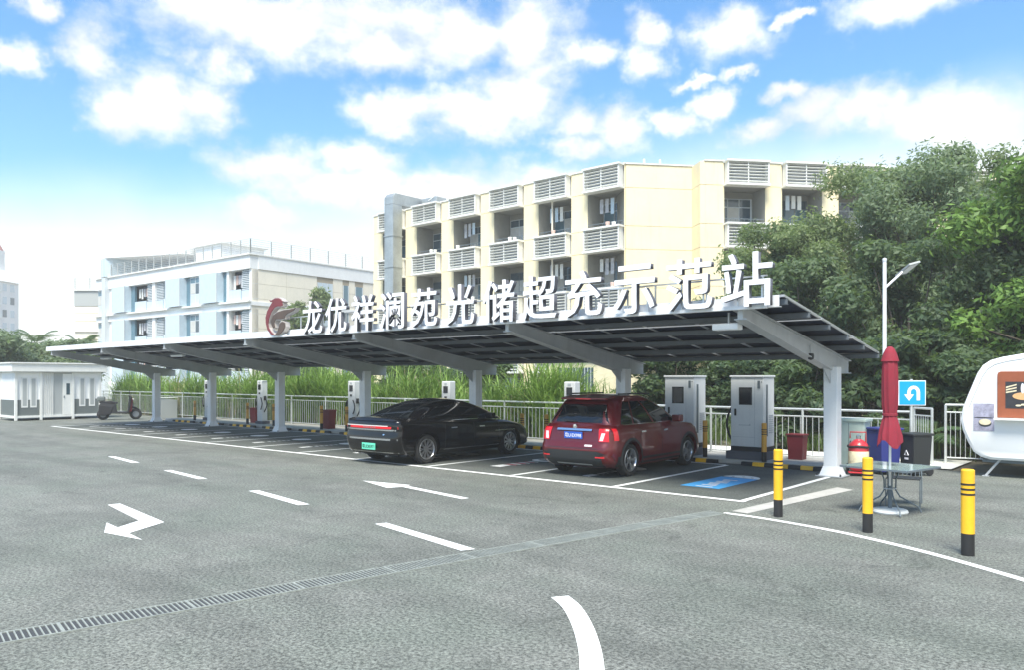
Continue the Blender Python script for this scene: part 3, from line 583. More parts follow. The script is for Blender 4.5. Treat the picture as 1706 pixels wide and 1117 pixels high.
sp = MB(); sp.add([(-.56, .42, 1.595), (.56, .42, 1.595), (.54, .80, 1.648), (-.54, .80, 1.648), (-.56, .43, 1.555), (.56, .43, 1.555), (.54, .80, 1.59), (-.54, .80, 1.59)], [(0, 1, 2, 3), (7, 6, 5, 4), (0, 4, 5, 1), (1, 5, 6, 2), (3, 2, 6, 7), (0, 3, 7, 4)])
sp.build('roof_spoiler', 'red_paint', rd.t, bevel=.015)
MB().box(-.18, .18, .41, .425, 1.565, 1.58).build('high_brake_light', 'tail_red', rd.t)
for sg in (-1, 1):
    zs = [1.07 + .045 * k for k in range(11)]
    def rw(u0, u1): return [(z, sm_tab(rd.gh, z)[0] + .30 + (sm_tab(rd.gh, z)[1] - sm_tab(rd.gh, z)[0] - .68) * u0, sm_tab(rd.gh, z)[0] + .30 + (sm_tab(rd.gh, z)[1] - sm_tab(rd.gh, z)[0] - .68) * u1) for z in zs]
    for u0, u1 in ((0, .2), (.23, .56), (.6, 1.0)): rd.side_panel('side_window', 'car_glass', rw(u0, u1), sg)
    rd.side_panel('belt_trim', 'chrome', [(1.052, .6, 2.9), (1.064, .6, 2.9)], sg, .008)
    rd.side_panel('tail_light', 'tail_red', [(.76 + .03 * k, rd.rear_y(.86, .8) - .02, .36 - .006 * k) for k in range(9)], sg, .012, True)
    rows = [(.74 + .032 * k, sg * (.60 - .004 * k), sg * (.80 - .004 * k)) for k in range(9)]; rd.rear_panel('tail_light', 'tail_red', rows, .014)
    rd.rear_panel('reverse_lamp', 'lamp_clear', [(.76 + .03 * k, sg * (.615 + .006 * k), sg * (.69 + .006 * k)) for k in range(6)], .018)
    rd.side_panel('sill_cladding', 'plastic_black', [(.24, 1.28, 3.0), (.38, 1.28, 3.0)], sg, .01, True)
    rd.side_panel('door_handle', 'chrome', [(.88, 1.25, 1.43), (.91, 1.25, 1.43)], sg, .012, True); rd.side_panel('door_handle', 'chrome', [(.87, 2.2, 2.38), (.90, 2.2, 2.38)], sg, .012, True)
    MB().box(-.11, .11, -.08, .09, -.08, .08).build('door_mirror', 'red_paint', rd.t, bevel=.04, loc=(sg * .96, 2.72, 1.12)); MB().bar((sg * .80, 2.7, 1.05), (sg * .90, 2.7, 1.08), .06, .03).build('mirror_arm', 'plastic_black', rd.t)
    MB().bar((sg * .58, .85, 1.67), (sg * .58, 2.1, 1.67), .035, .03).build('roof_rail', 'plastic_black', rd.t)
    rd.rear_panel('reflector', 'tail_red', [(.42, sg * .55, sg * .74), (.445, sg * .55, sg * .74)], .016)
rd.rear_panel('lower_bumper', 'plastic_black', [(.22 + .04 * k, -.87, .87) for k in range(6)] + [(.46, -.85, .85), (.50, -.74, .74), (.55, -.60, .60)], .012)
for sg in (-1, 1): rd.side_panel('bumper_cladding', 'plastic_black', [(.24 + .04 * k, rd.rear_y(.86, .3), .48) for k in range(6)], sg, .012, True)
rd.rear_panel('silver_skid', 'steel', [(.255, -.42, .42), (.285, -.42, .42)], .018)
rd.rear_panel('chrome_bar', 'chrome', [(.945, -.42, .42), (.985, -.42, .42)], .028)
MB().lathe([(0, -.012), (.045, -.01), (.05, 0), (.05, .012)], n=18, axis='y').build('round_badge', 'chrome', rd.t, loc=(0, rd.rear_y(0, 1.02) - .03, 1.02))
plate(rd, .85, 'plate_blue', '粤U·EX998', 'white_face', .44, .14, off=.01)
rd.rear_panel('badge', 'lamp_clear', [(.64, .30, .47), (.675, .30, .47)], .012)
rd.rear_panel('tailgate_seam', 'plastic_black', [(.598, -.60, .60), (.606, -.60, .60)], .006)
MB().bar((-.02, rd.rear_y(0, 1.1, low=False) - .02, 1.12), (-.30, rd.rear_y(0, 1.12, low=False) - .02, 1.13), .02, .02).build('wiper', 'plastic_black', rd.t)

for sg in (-1, 1):
    for y0 in (.86, 3.42):
        m = MB(); g = []
        for rr_ in (.392, .45):
            g.append([(sg * (HW + .016 + (.006 if rr_ < .4 else -.004)), y0 + rr_ * math.cos(a), .34 + rr_ * math.sin(a)) for a in [R(-12) + R(204) * k / 24 for k in range(25)]])
        m.grid(g).build('arch_cladding', 'plastic_black', rd.t, smooth=60, fix=False)

for sg in (-1, 1):
    for y0 in (1.22, 2.12, 3.02): rd.side_panel('door_seam', 'plastic_black', [(.42 + .06 * k, y0, y0 + .012) for k in range(11)], sg, .003, True)
    for y0 in (1.55, 2.55, 3.5): sd_.side_panel('door_seam', 'plastic_black', [(.36 + .06 * k, y0, y0 + .012) for k in range(10)], sg, .003, True)
    rd.side_panel('headlight', 'lamp_clear', [(.76 + .03 * k, 3.78, 4.1) for k in range(5)], sg, .008, True)
# ---------------------------------------------------------------- bollards
def bollard(x, y, z, h, r, label, main='yellow', grp='yellow bollards at the corner of the lot', name='bollard'):
    b = thing(name, label, 'bollard', (x, y, z), random.uniform(0, 6), grp)
    MB().lathe([(r, 0), (r, h * .255), (0, h * .255)], n=28).build('black_base', 'black_band', b, smooth=40)
    MB().lathe([(r + .002, h * .256), (r + .002, h - .012), (r - .010, h), (0, h + .004)], n=28).build('tube', main, b, smooth=40)
    for k in range(3):
        z0 = h * (.70 + .058 * k); MB().lathe([(r + .0022, z0), (r + .0045, z0 + .001), (r + .0045, z0 + .022), (r + .0022, z0 + .023)], n=28).build('black_ring', 'black_band', b, smooth=30)
    return b
bollard(.99, -.94, 0, .97, .062, 'yellow bollard standing between the blue bay marking and the parasol table')
bollard(2.32, -1.30, 0, .97, .062, 'yellow bollard standing directly in front of the parasol table')
bollard(3.58, -1.94, 0, .97, .068, 'yellow bollard standing alone below the caravan, tallest in view')
PX = [-28.0, -23.6, -17.5, -12.6, -7.65]
bl = [(-27.25, 5.35), (-28.4, 5.3), (-23.95, 5.3), (-22.0, 5.3), (-18.75, 5.25), (-17.2, 5.22), (-13.3, 5.3), (-9.05, 5.25), (-8.2, 5.3), (-3.32, 5.28), (-1.80, 5.16)]
bn = ['beside the farthest charging pile, on its near side', 'beside the farthest charging pile, on its far side', 'in front of the second farthest charging pile', 'beside a red box near the third canopy column', 'in front of a red box left of the saloon', 'in front of the charging pile with looped cables', 'behind the roof of the black saloon', 'between the saloon and the red car', 'behind the rear window of the red car', 'between the two big charging cabinets', 'at the near corner of the big charging cabinet by the kerb']
for (x, y), s in zip(bl, bn): bollard(x, y, .10, .88, .055, 'dull yellow guard post ' + s, 'orange_dull', 'guard posts along the charging kerb', 'guard_post')
# ---------------------------------------------------------------- wheel stops
def wheel_stop(cx, y, n, label):
    w = thing('wheel_stop', label, 'wheel stop', (cx, y, .0), 0, 'black and yellow wheel stops')
    L = 1.9; s = L / n
    for k in range(n):
        m = MB(); x0 = -L / 2 + k * s; m.prism([(-.065, .009), (.065, .009), (.045, .095), (-.045, .095)], x0 + .002, x0 + s - .002, 'yz'); m.build('segment', 'yellow' if k % 2 else 'black_band', w, bevel=.008)
for i in range(12):
    s = 'rubber wheel stop with yellow blocks in the bay with the blue marking' if i == 0 else f'rubber wheel stop in the {ORD[i]} bay counted from the near end'
    wheel_stop(-2.5 * i - 1.3, 4.98, 7, s)
# ---------------------------------------------------------------- charging cabinets
def cabinet(x0, label):
    t = thing('charging_cabinet', label, 'charger', (x0, 5.36, .10), 0, 'large charging cabinets'); w, d, z0, z1 = .80, .62, .30, 1.92
    MB().box(-.08, w + .02, -.10, d, 0, z0 - .11).build('plinth', 'plinth', t, bevel=.01); MB().box(0, w, .0, d, z0 - .109, z0).build('black_foot', 'plastic_black', t)
    b = MB().box(0, w, 0, d, z0, z1).build('housing', 'pile_white', t, bevel=.018)
    MB().box(-.02, w + .02, -.03, d + .02, z1, z1 + .045).build('rain_cap', 'pile_white', t, bevel=.012)
    MB().box(.23, .50, -.012, .004, 1.30, 1.66).build('screen', 'screen', t, bevel=.006); MB().box(.205, .525, -.006, .002, 1.275, 1.685).build('screen_bezel', 'plastic_black', t)
    MB().box(.10, .14, -.03, .004, 1.02, 1.18).build('door_handle', 'plastic_black', t, bevel=.006); MB().box(.66, .72, -.014, .003, 1.66, 1.84).build('nameplate', 'frame_dark', t); MB().box(.745, .765, -.012, .003, 1.80, 1.82).build('status_lamp', 'screen', t)
    MB().box(.20, .46, -.012, .003, .795, .81).build('logo_line', 'pile_grey', t); MB().lathe([(0, -.006), (.02, -.004), (.02, .004)], n=14, axis='y').build('logo_dot', 'pile_grey', t, loc=(.47, -.003, .81))
    MB().box(.585, .592, -.003, .003, z0 + .03, z1 - .02).build('door_seam', 'pile_grey', t); MB().box(.02, .585, -.003, .003, .52, .527).build('panel_seam', 'pile_grey', t)
    MB().box(w - .002, w + .012, .14, .22, .55, 1.75).build('vent', 'frame_dark', t)
    for k in range(9): MB().box(w - .001, w + .016, .30, .54, .62 + .05 * k, .645 + .05 * k).build('side_louvre', 'pile_grey', t)
    for s, xx in ((-1, -.02), (1, w + .02)):
        pts = [(xx, .2, 1.30)] + [(xx + s * .14 * math.sin(math.pi * k / 10), .18 - .05 * math.sin(math.pi * k / 10), 1.28 - .92 * k / 10) for k in range(11)]
        if s < 0: MB().tube(pts, .024, 8).build('cable', 'rubber', t, smooth=60)
    return t
cabinet(-4.46, 'tall pale charging cabinet directly behind the nose of the red car')
cabinet(-2.70, 'tall pale charging cabinet on a dark plinth behind the blue bay marking')
def pile(x, label):
    t = thing('charging_pile', label, 'charger', (x, 5.62, .10), 0, 'slim charging piles')
    MB().box(-.26, .26, -.02, .34, 0, .12).build('plinth', 'plinth', t, bevel=.01); MB().box(-.19, .19, .02, .28, .12, 1.80).build('housing', 'pile_white', t, bevel=.03)
    MB().box(-.10, .10, .008, .03, 1.42, 1.64).build('screen', 'screen', t, bevel=.006); MB().box(-.05, .05, .008, .03, 1.24, 1.31).build('card_reader', 'plastic_black', t)
    MB().box(-.055, .055, .010, .03, 1.69, 1.75).build('logo', 'pile_grey', t)
    for s in (-1, 1):
        MB().box(s * .19 - .02, s * .19 + .03 * s + .02, .10, .2, .98, 1.16).build('plug_holster', 'plastic_black', t, bevel=.01)
        pts = [(s * (.22 + .17 * math.sin(math.pi * k / 14)), .12, 1.14 - .62 * k / 14) for k in range(15)] + [(s * .20, .13, .50)]
        MB().tube(pts, .022, 8).build('cable', 'rubber', t, smooth=60)
        pts = [(s * (.16 + .10 * math.sin(math.pi * k / 12)), -.02, 1.10 - .5 * k / 12) for k in range(13)]; MB().tube(pts, .02, 8).build('cable', 'rubber', t, smooth=60)
for x, l in zip(PX, ['farthest slim charging pile, near the booth end of the canopy', 'second farthest slim charging pile, behind the third column', 'slim charging pile with looped cables left of the black saloon', 'slim charging pile rising behind the black saloon roof', 'slim charging pile behind the left rear of the red car']): pile(x, l)
def red_box(x, y, z, w, d, h, label):
    t = thing('sand_box', label, 'box', (x, y, z), 0, 'red fire boxes by the fence')
    MB().add([(-w / 2 * .86, -d / 2, 0), (w / 2 * .86, -d / 2, 0), (w / 2 * .86, d / 2, 0), (-w / 2 * .86, d / 2, 0), (-w / 2, -d / 2 - .02, h), (w / 2, -d / 2 - .02, h), (w / 2, d / 2 + .02, h), (-w / 2, d / 2 + .02, h)], [(3, 2, 1, 0), (0, 1, 5, 4), (1, 2, 6, 5), (2, 3, 7, 6), (3, 0, 4, 7), (4, 5, 6, 7)]).build('tub', 'box_red', t, bevel=.012)
    MB().box(-w / 2 - .02, w / 2 + .02, -d / 2 - .04, d / 2 + .04, h, h + .035).build('lid', 'box_red', t, bevel=.01)
red_box(-1.44, 6.2, .10, .38, .28, .56, 'dark red box standing at the fence between cabinet and end column')
red_box(-24.6, 6.1, .10, .45, .35, .6, 'dark red box at the fence near the far end of the canopy')
red_box(-18.9, 5.7, .10, .42, .3, .68, 'orange red box at the fence left of the cable pile')
# ---------------------------------------------------------------- fence
def fence(name, p0, p1, label, h=1.26, step=.145, group=None, twin=True, bars_far=None):
    p0, p1 = Vector((*p0, 0)), Vector((*p1, 0)); L = (p1 - p0).length; rz = math.atan2(p1.y - p0.y, p1.x - p0.x)
    t = thing(name, label, 'fence', (p0.x, p0.y, 0), rz, group)
    MB().tube([(0, 0, h), (L, 0, h)], .028, 10).build('top_rail', 'fence_steel', t, smooth=50)
    MB().tube([(0, 0, h - .17), (L, 0, h - .17)], .017, 8).build('upper_rail', 'fence_steel', t, smooth=50); MB().tube([(0, 0, .16), (L, 0, .16)], .017, 8).build('lower_rail', 'fence_steel', t, smooth=50)
    pm_ = MB().tube([(0, 0, 0), (0, 0, h)], .03, 10).mesh('post', 'fence_steel', smooth=50); npost = max(1, round(L / 2.4))
    for k in range(npost + 1): inst('post', pm_, t, (L * k / npost, 0, 0))
    bm_ = MB().tube([(0, 0, .16), (0, 0, h - .17)], .0095, 6).mesh('baluster', 'fence_steel', smooth=60); n = int(L / step); ex = MB()
    for k in range(1, n):
        x = k * step
        if L - x > 40: ex.tube([(x, 0, .16), (x, 0, h - .17)], .0095, 5)
        else: inst('baluster', bm_, t, (x, 0, 0))
    if ex.v: tag(ex.build('far_balusters', 'fence_steel', t, fix=False), kind='stuff')
    return t
fence('railing_fence', (-44, 6.6), (.90, 6.6), 'long pale steel railing fence running behind the charging piles')
fence('railing_gate', (.58, 8.2), (1.06, 7.75), 'narrow steel gate leaf standing open beside the blue sign', 1.30, .085)
fence('railing_fence', (1.22, 8.3), (3.6, 8.6), 'short steel railing fence disappearing behind the caravan', 1.38, .10)
# ---------------------------------------------------------------- corner items
t = thing('electrical_cabinet', 'pale green electrical cabinet behind the end column of the canopy', 'cabinet', (.02, 5.35, 0))
MB().box(-.30, .34, -.18, .22, .05, 1.08).build('housing', 'green_cabinet', t, bevel=.012); MB().box(-.34, .38, -.22, .26, 1.08, 1.14).build('lid', 'green_cabinet', t, bevel=.012); MB().box(-.32, .36, -.2, .24, 0, .05).build('base', 'concrete', t); MB().box(.02, .028, -.186, -.178, .08, 1.05).build('door_seam', 'frame_dark', t); MB().box(.05, .075, -.20, -.18, .55, .68).build('handle', 'frame_dark', t)
t = thing('wheeled_extinguisher', 'red wheeled fire extinguisher with black hose beside the end column', 'extinguisher', (.36, 4.78, 0), R(20))
MB().lathe([(0, .10), (.15, .11), (.19, .16), (.195, .58), (.17, .66), (.10, .72), (.05, .75), (0, .75)], n=26).build('cylinder', 'red_plastic', t, smooth=50)
MB().lathe([(.196, .22), (.1985, .225), (.1985, .50), (.196, .505)], n=26).build('label_band', 'soup_pale', t, smooth=50)
MB().tube([(.2 * math.cos(a), .2 * math.sin(a), .60 + .01 * math.sin(3 * a)) for a in [2 * math.pi * k / 20 for k in range(21)]], .022, 8).build('hose', 'rubber', t, smooth=50)
MB().tube([(-.15, .2, .75), (-.15, .16, .88), (.15, .16, .88), (.15, .2, .75), (.15, .2, .2)], .014, 8).build('handle', 'red_plastic', t, smooth=50); MB().lathe([(0, .75), (.04, .75), (.045, .82), (0, .84)], n=12).build('valve', 'chrome', t, smooth=50)
for s in (-1, 1): MB().lathe([(0, -.025), (.10, -.025), (.115, -.015), (.115, .015), (.10, .025), (0, .025)], n=22, axis='x').build('wheel', 'rubber', t, smooth=40, loc=(s * .2, .14, .116))
MB().box(-.2, .2, -.18, .16, .06, .09).build('base_frame', 'red_plastic', t, bevel=.01)
def bin_(x, y, w, d, h, m, label, mark):
    t = thing('wheelie_bin', label, 'bin', (x, y, 0), R(-35), 'wheelie bins by the parasol')
    MB().add([(-w * .42, -d * .42, .06), (w * .42, -d * .42, .06), (w * .42, d * .42, .06), (-w * .42, d * .42, .06), (-w / 2, -d / 2, h), (w / 2, -d / 2, h), (w / 2, d / 2, h), (-w / 2, d / 2, h)], [(3, 2, 1, 0), (0, 1, 5, 4), (1, 2, 6, 5), (2, 3, 7, 6), (3, 0, 4, 7), (4, 5, 6, 7)]).build('body', m, t, bevel=.02)
    MB().box(-w / 2 - .02, w / 2 + .02, -d / 2 - .03, d / 2 + .04, h, h + .05).build('lid', m, t, bevel=.02)
    for s in (-1, 1): MB().lathe([(0, -.02), (.08, -.02), (.09, 0), (.08, .02), (0, .02)], n=18, axis='x').build('wheel', 'rubber', t, loc=(s * w * .44, d * .40, .09))
    if mark:
        tri = [(0, .42), (.055, .32), (-.055, .32)]; ti = [(0, .40), (.036, .332), (-.036, .332)]; yy = -d / 2 * .93
        for a, b in ((0, 1), (1, 2), (2, 0)): MB().bar((tri[a][0], yy - .005, tri[a][1] + .1), (tri[b][0], yy - .005, tri[b][1] + .1), .004, .018, up=(0, 1, 0)).build('recycle_mark', 'white_face', t)
        for k in range(3): MB().box(-.05 + .037 * k, -.024 + .037 * k, yy - .006, yy - .002, .33, .37).build('mark_stroke', 'white_face', t)
bin_(.66, 5.42, .5, .5, .92, 'bin_blue', 'dark blue wheelie bin behind the folded parasol', False)
bin_(1.22, 5.62, .44, .45, .82, 'bin_black', 'black wheelie bin with white recycling mark behind the parasol pole', True)
# table with folded parasol
tx, ty_ = 2.11, .49
t = thing('garden_table', 'square glass garden table with thin dark metal legs', 'table', (tx, ty_, 0), R(-12))
MB().box(-.49, .49, -.49, .49, .685, .695).build('glass_top', 'glass_table', t, bevel=.004)
rimp = [(-.50, -.50), (.50, -.50), (.50, .50), (-.50, .50)]
for k in range(4): a, b = rimp[k], rimp[(k + 1) % 4]; MB().bar((*a, .683), (*b, .683), .02, .026).build('rim', 'frame_dark', t)
for k in range(4):
    a = math.pi / 4 + k * math.pi / 2; c, s = math.cos(a), math.sin(a)
    MB().tube([(c * .40, s * .40, .67), (c * .13, s * .13, .62), (c * .085, s * .085, .5), (c * .08, s * .08, .34), (c * .14, s * .14, .24), (c * .30, s * .30, .15), (c * .40, s * .40, .09), (c * .44, s * .44, .012)], .0115, 8).build('leg', 'frame_dark', t, smooth=60)
MB().tube([(.085 * math.cos(a), .085 * math.sin(a), .36) for a in [2 * math.pi * k / 16 for k in range(17)]], .008, 6).build('leg_ring', 'steel', t, smooth=60)
ch = thing('garden_chair', 'thin dark metal chair frame tucked behind the glass table', 'chair', (tx - .05, ty_ + .95, 0), R(10))
for sx_ in (-1, 1):
    MB().tube([(sx_ * .24, .22, .0), (sx_ * .24, .2, .42), (sx_ * .23, .26, .62)], .010, 7).build('leg', 'frame_dark', ch, smooth=60); MB().tube([(sx_ * .24, -.22, .0), (sx_ * .24, -.2, .42)], .010, 7).build('leg', 'frame_dark', ch, smooth=60)
for k in range(8): x = -.21 + .06 * k; MB().tube([(x, .2, .42), (x, .26, .62)], .005, 5).build('back_bar', 'frame_dark', ch)
MB().box(-.24, .24, -.21, .21, .415, .43).build('seat', 'plastic_black', ch)
u = thing('folded_parasol', 'folded dark red parasol on a round white base through the glass table', 'parasol', (tx, ty_, 0))
MB().lathe([(0, 0), (.24, 0), (.25, .02), (.235, .05), (.06, .07), (0, .07)], n=36).build('base', 'white_trim', u, smooth=40)
MB().tube([(0, 0, .07), (0, 0, .40)], .03, 12).build('socket', 'frame_dark', u, smooth=50); MB().tube([(0, 0, .40), (0, 0, 1.25)], .019, 12).build('pole', 'alu', u, smooth=50)
m = MB(); prof = [(0.041, 2.44), (0.068, 2.40), (0.090, 2.34), (0.113, 2.22), (0.122, 2.05), (0.126, 1.8), (0.117, 1.6), (0.099, 1.48), (0.097, 1.43), (0.122, 1.36), (0.158, 1.22), (0.180, 1.10), (0.184, 1.02)]
n = 80; g = []
for (r, z) in prof:
    row = []
    for k in range(n + 1):
        a = 2 * math.pi * k / n; amp = .10 + .05 * max(0, (2.3 - z)); q = r * (1.02 - amp * abs(math.sin(5 * a + .5 * z)) ** .6 + .05 * math.sin(2 * a + 2 * z))
        row.append((q * math.cos(a), q * math.sin(a), z + (.06 * math.sin(3 * a + 1) if z < 1.11 else 0)))
    g.append(row)
m.grid(g).build('canopy', 'maroon_cloth', u, smooth=70)
m = MB(); m.lathe([(0, 2.475), (.03, 2.47), (.06, 2.44), (.092, 2.37), (.112, 2.30), (.126, 2.25)], n=24).build('cap', 'maroon_cloth', u, smooth=60)
MB().lathe([(.092, 1.435), (.104, 1.44), (.104, 1.475), (.092, 1.48)], n=24).build('strap', 'maroon_cloth', u)
# U-turn sign
t = thing('road_sign', 'square blue road sign with white U-turn arrow on a pole', 'road sign', (1.05, 6.06, 0), R(36))
MB().tube([(0, .03, 0), (0, .03, 1.98)], .03, 12).build('pole', 'fence_steel', t, smooth=50); MB().box(-.28, .28, -.012, .0, 1.42, 1.95).build('white_border', 'white_face', t, bevel=.005); MB().box(-.262, .262, -.016, -.011, 1.438, 1.932).build('blue_face', 'sign_blue', t)
arc = [(.075 + 0, 1.53)]; L_, R_ = [], []
path = [(.125, 1.53), (.125, 1.70)] + [(.03 + .095 * math.cos(a), 1.70 + .105 * math.sin(a)) for a in [math.pi * k / 10 for k in range(1, 11)]] + [(-.065, 1.64)]
for i, p in enumerate(path):
    a = Vector(path[max(i - 1, 0)]); b = Vector(path[min(i + 1, len(path) - 1)]); d = (b - a).normalized(); nn = Vector((-d.y, d.x)) * .035; L_.append((p[0] + nn.x, -.0185, p[1] + nn.y)); R_.append((p[0] - nn.x, -.0185, p[1] - nn.y))
MB().grid([L_, R_]).build('arrow_shaft', 'white_face', t, fix=False); MB().add([(-.165, -.0185, 1.655), (.035, -.0185, 1.655), (-.065, -.0185, 1.52)], [(0, 1, 2)]).build('arrow_head', 'white_face', t, fix=False)
# street lamp
t = thing('street_lamp', 'white pole solar street lamp standing behind the folded parasol', 'street lamp', (.02, 7.85, 0))
MB().tube([(0, 0, 0), (0, 0, 4.78)], [.05, .042], 14).build('pole', 'white_steel', t, smooth=50); MB().lathe([(.042, 4.78), (.05, 4.79), (.05, 4.86), (0, 4.88)], n=14).build('cap', 'white_steel', t, smooth=40)
MB().tube([(0, 0, 4.15), (.30, .35, 4.55)], .028, 10).build('arm', 'white_steel', t, smooth=50)
Mx = Matrix.Translation((.40, .46, 4.64)) @ Matrix.Rotation(R(-40), 4, 'Z') @ Matrix.Rotation(R(-22), 4, 'Y') @ Matrix.Rotation(R(16), 4, 'X')
MB().box(-.30, .26, -.16, .16, -.025, .025, Mx).build('lamp_panel', 'mid_grey', t, bevel=.01); MB().box(-.22, .2, -.12, .12, -.031, -.026, Mx).build('led_face', 'white_face', t)
# ---------------------------------------------------------------- caravan
t = thing('caravan', 'white food caravan with slanted nose and orange serving window', 'caravan', (0, 6.2, 0))
prof = [(1.928, 1.148), (1.971, 1.396), (2.058, 1.644), (2.229, 2.10), (2.325, 2.262), (2.461, 2.362), (2.668, 2.425), (3.2, 2.52), (4.2, 2.60), (5.4, 2.60), (5.75, 2.5), (5.9, 2.3), (5.95, 1.2), (5.85, .45), (5.7, .36), (2.46, .36), (2.30, .40), (2.16, .50), (2.058, .70), (1.971, .92)]
m = MB(); W_ = 2.05
ins = [(x + (3.9 - x) * .025, z + (1.45 - z) * .045) for x, z in prof]
m.add([(x, .0, z) for x, z in ins] + [(x, .035, z + 0) for x, z in prof] + [(x, W_ - .035, z) for x, z in prof] + [(x, W_, z) for x, z in ins], [])
n = len(prof)
for r in range(3): m.f += [(r * n + i, r * n + (i + 1) % n, (r + 1) * n + (i + 1) % n, (r + 1) * n + i) for i in range(n)]
m.f += [tuple(range(n)), tuple(range(4 * n - 1, 3 * n - 1, -1))]
m.build('shell', 'caravan_white', t, smooth=30)
MB().tube([(x + (3.9 - x) * .06, -.004, z + (1.45 - z) * .09) for x, z in prof[1:10]], .006, 6).build('seam_trim', 'mid_grey', t)
wx0, wx1, wz0, wz1 = 2.586, 4.4, 1.21, 2.135
w = MB().prism([(wx0, wz0), (wx1, wz0), (wx1, wz1), (wx0 + .06, wz1), (wx0 + .015, wz1 - .02), (wx0, wz1 - .07)], -.03, .002).build('serving_window', 'orange_panel', t, bevel=.008)
p = MB().box(wx0 + .14, wx1 - .5, -.034, -.029, 1.40, 1.93).build('food_poster', 'poster_dark', w)
def disc(cx, cz, rx, rz_, y, nm, m_, par): MB().add([(cx + rx * math.cos(a), y, cz + rz_ * math.sin(a)) for a in [2 * math.pi * k / 20 for k in range(20)]], [tuple(range(20))]).build(nm, m_, par, fix=False)
disc(wx0 + .46, 1.645, .20, .075, -.0375, 'printed_bowl', 'soup', w); disc(wx0 + .43, 1.80, .03, .10, -.0385, 'printed_steam', 'white_face', w)
for k in range(3): MB().add([(wx0 + .15, -.0375, 1.70 + .05 * k), (wx0 + .33, -.0375, 1.74 + .06 * k), (wx0 + .33, -.0375, 1.765 + .06 * k), (wx0 + .15, -.0375, 1.73 + .05 * k)], [(0, 1, 2, 3)]).build('printed_stripe', 'soup_pale', w, fix=False)
for k in range(3): disc(wx0 + .36 + .09 * k, 1.46 + .02 * (k % 2), .05, .018, -.0375, 'printed_fleck', 'soup_pale', w)
MB().box(wx0 - .04, wx1, -.20, -.001, 1.165, 1.20).build('serving_shelf', 'white_trim', t, bevel=.006)
p2 = MB().box(2.165, 2.53, -.008, -.001, .93, 1.487).build('menu_poster', 'poster_mauve', t)
disc(2.37, 1.09, .115, .075, -.0105, 'printed_bowl', 'bin_black', p2); disc(2.37, 1.115, .105, .062, -.0125, 'printed_soup', 'soup_pale', p2); disc(2.345, 1.20, .175, .012, -.0105, 'printed_line', 'poster_dark', p2)
MB().bar((2.62, .15, .37), (2.36, .15, .02), .05, .04).build('corner_steady', 'steel', t); MB().box(2.30, 2.42, .10, .20, 0.004, .02).build('steady_foot', 'steel', t)
MB().box(2.3, 5.8, .15, .22, .29, .355).build('chassis_rail', 'frame_dark', t); MB().box(2.3, 5.8, W_ - .25, W_ - .18, .29, .355).build('chassis_rail', 'frame_dark', t)
for yy in (.22, W_ - .22): MB().lathe([(0, -.09), (.27, -.09), (.31, -.05), (.31, .05), (.27, .09), (0, .09)], n=24, axis='y').build('wheel', 'tyre', t, smooth=40, loc=(4.1, yy, .31))
MB().box(3.9, 4.0, -.02, .002, .95, 1.12).build('side_lamp', 'plastic_black', t)
# ---------------------------------------------------------------- guard booth
t = thing('guard_booth', 'white prefabricated guard booth with dark grey plinth panels beside the canopy', 'booth', (-35.6, .30, 0), 0)
# front face lies on x=0 and runs along +y
D, Wd = 2.1, 3.8
MB().box(-D, -.04, .04, Wd, .18, 2.3).build('wall', 'white_wall', t); MB().box(-D - .1, .22, -.2, Wd + .2, 2.3, 2.68).build('roof_fascia', 'white_trim', t, bevel=.02); MB().box(-D - .16, .28, -.26, Wd + .26, 2.68, 2.74).build('roof_edge', 'white_trim', t)
for (a, b) in ((0, .1), (1.05, 1.15), (2.45, 2.55), (Wd - .1, Wd)): MB().box(-.06, .05, a, b, .02, 2.3).build('post', 'white_trim', t)
MB().box(-D, -D + .1, -.05, .05, .02, 2.3).build('post', 'white_trim', t)
MB().box(-.05, .03, .1, Wd - .1, .14, .24).build('base_beam', 'white_trim', t); MB().box(-D, -.05, -.03, .05, .14, .24).build('base_beam', 'white_trim', t)
for (a, b) in ((.1, 1.05), (2.55, Wd - .1)):
    MB().box(-.038, -.012, a, b, .24, .98).build('plinth_panel', 'dark_grey_panel', t)
    w_ = (b - a)
    for k in (.33, .72):
        c = a + w_ * k; MB().box(-.037, .0, c - .14, c + .14, .62, 2.05).build('window_frame', 'white_trim', t); MB().box(-.01, .006, c - .085, c + .085, .70, 1.98).build('window_pane', 'mid_grey', t)
MB().box(-D + .1, -.06, .012, .038, .24, .98).build('plinth_panel', 'dark_grey_panel', t)
for k in range(6): MB().box(-.03, .02, 1.17 + .085 * k, 1.20 + .085 * k, .24, 2.3).build('slat', 'white_trim', t)
MB().box(-.038, -.02, 1.66, 2.45, .24, 2.25).build('doorway', 'mid_grey', t); d_ = MB().box(-.02, .015, 2.05, 2.44, .25, 2.2).build('door', 'white_trim', t); MB().box(.015, .02, 2.2, 2.36, 1.2, 1.75).build('door_pane', 'glass_dark', d_); MB().box(.015, .04, 2.08, 2.12, 1.05, 1.15).build('door_handle', 'frame_dark', d_)
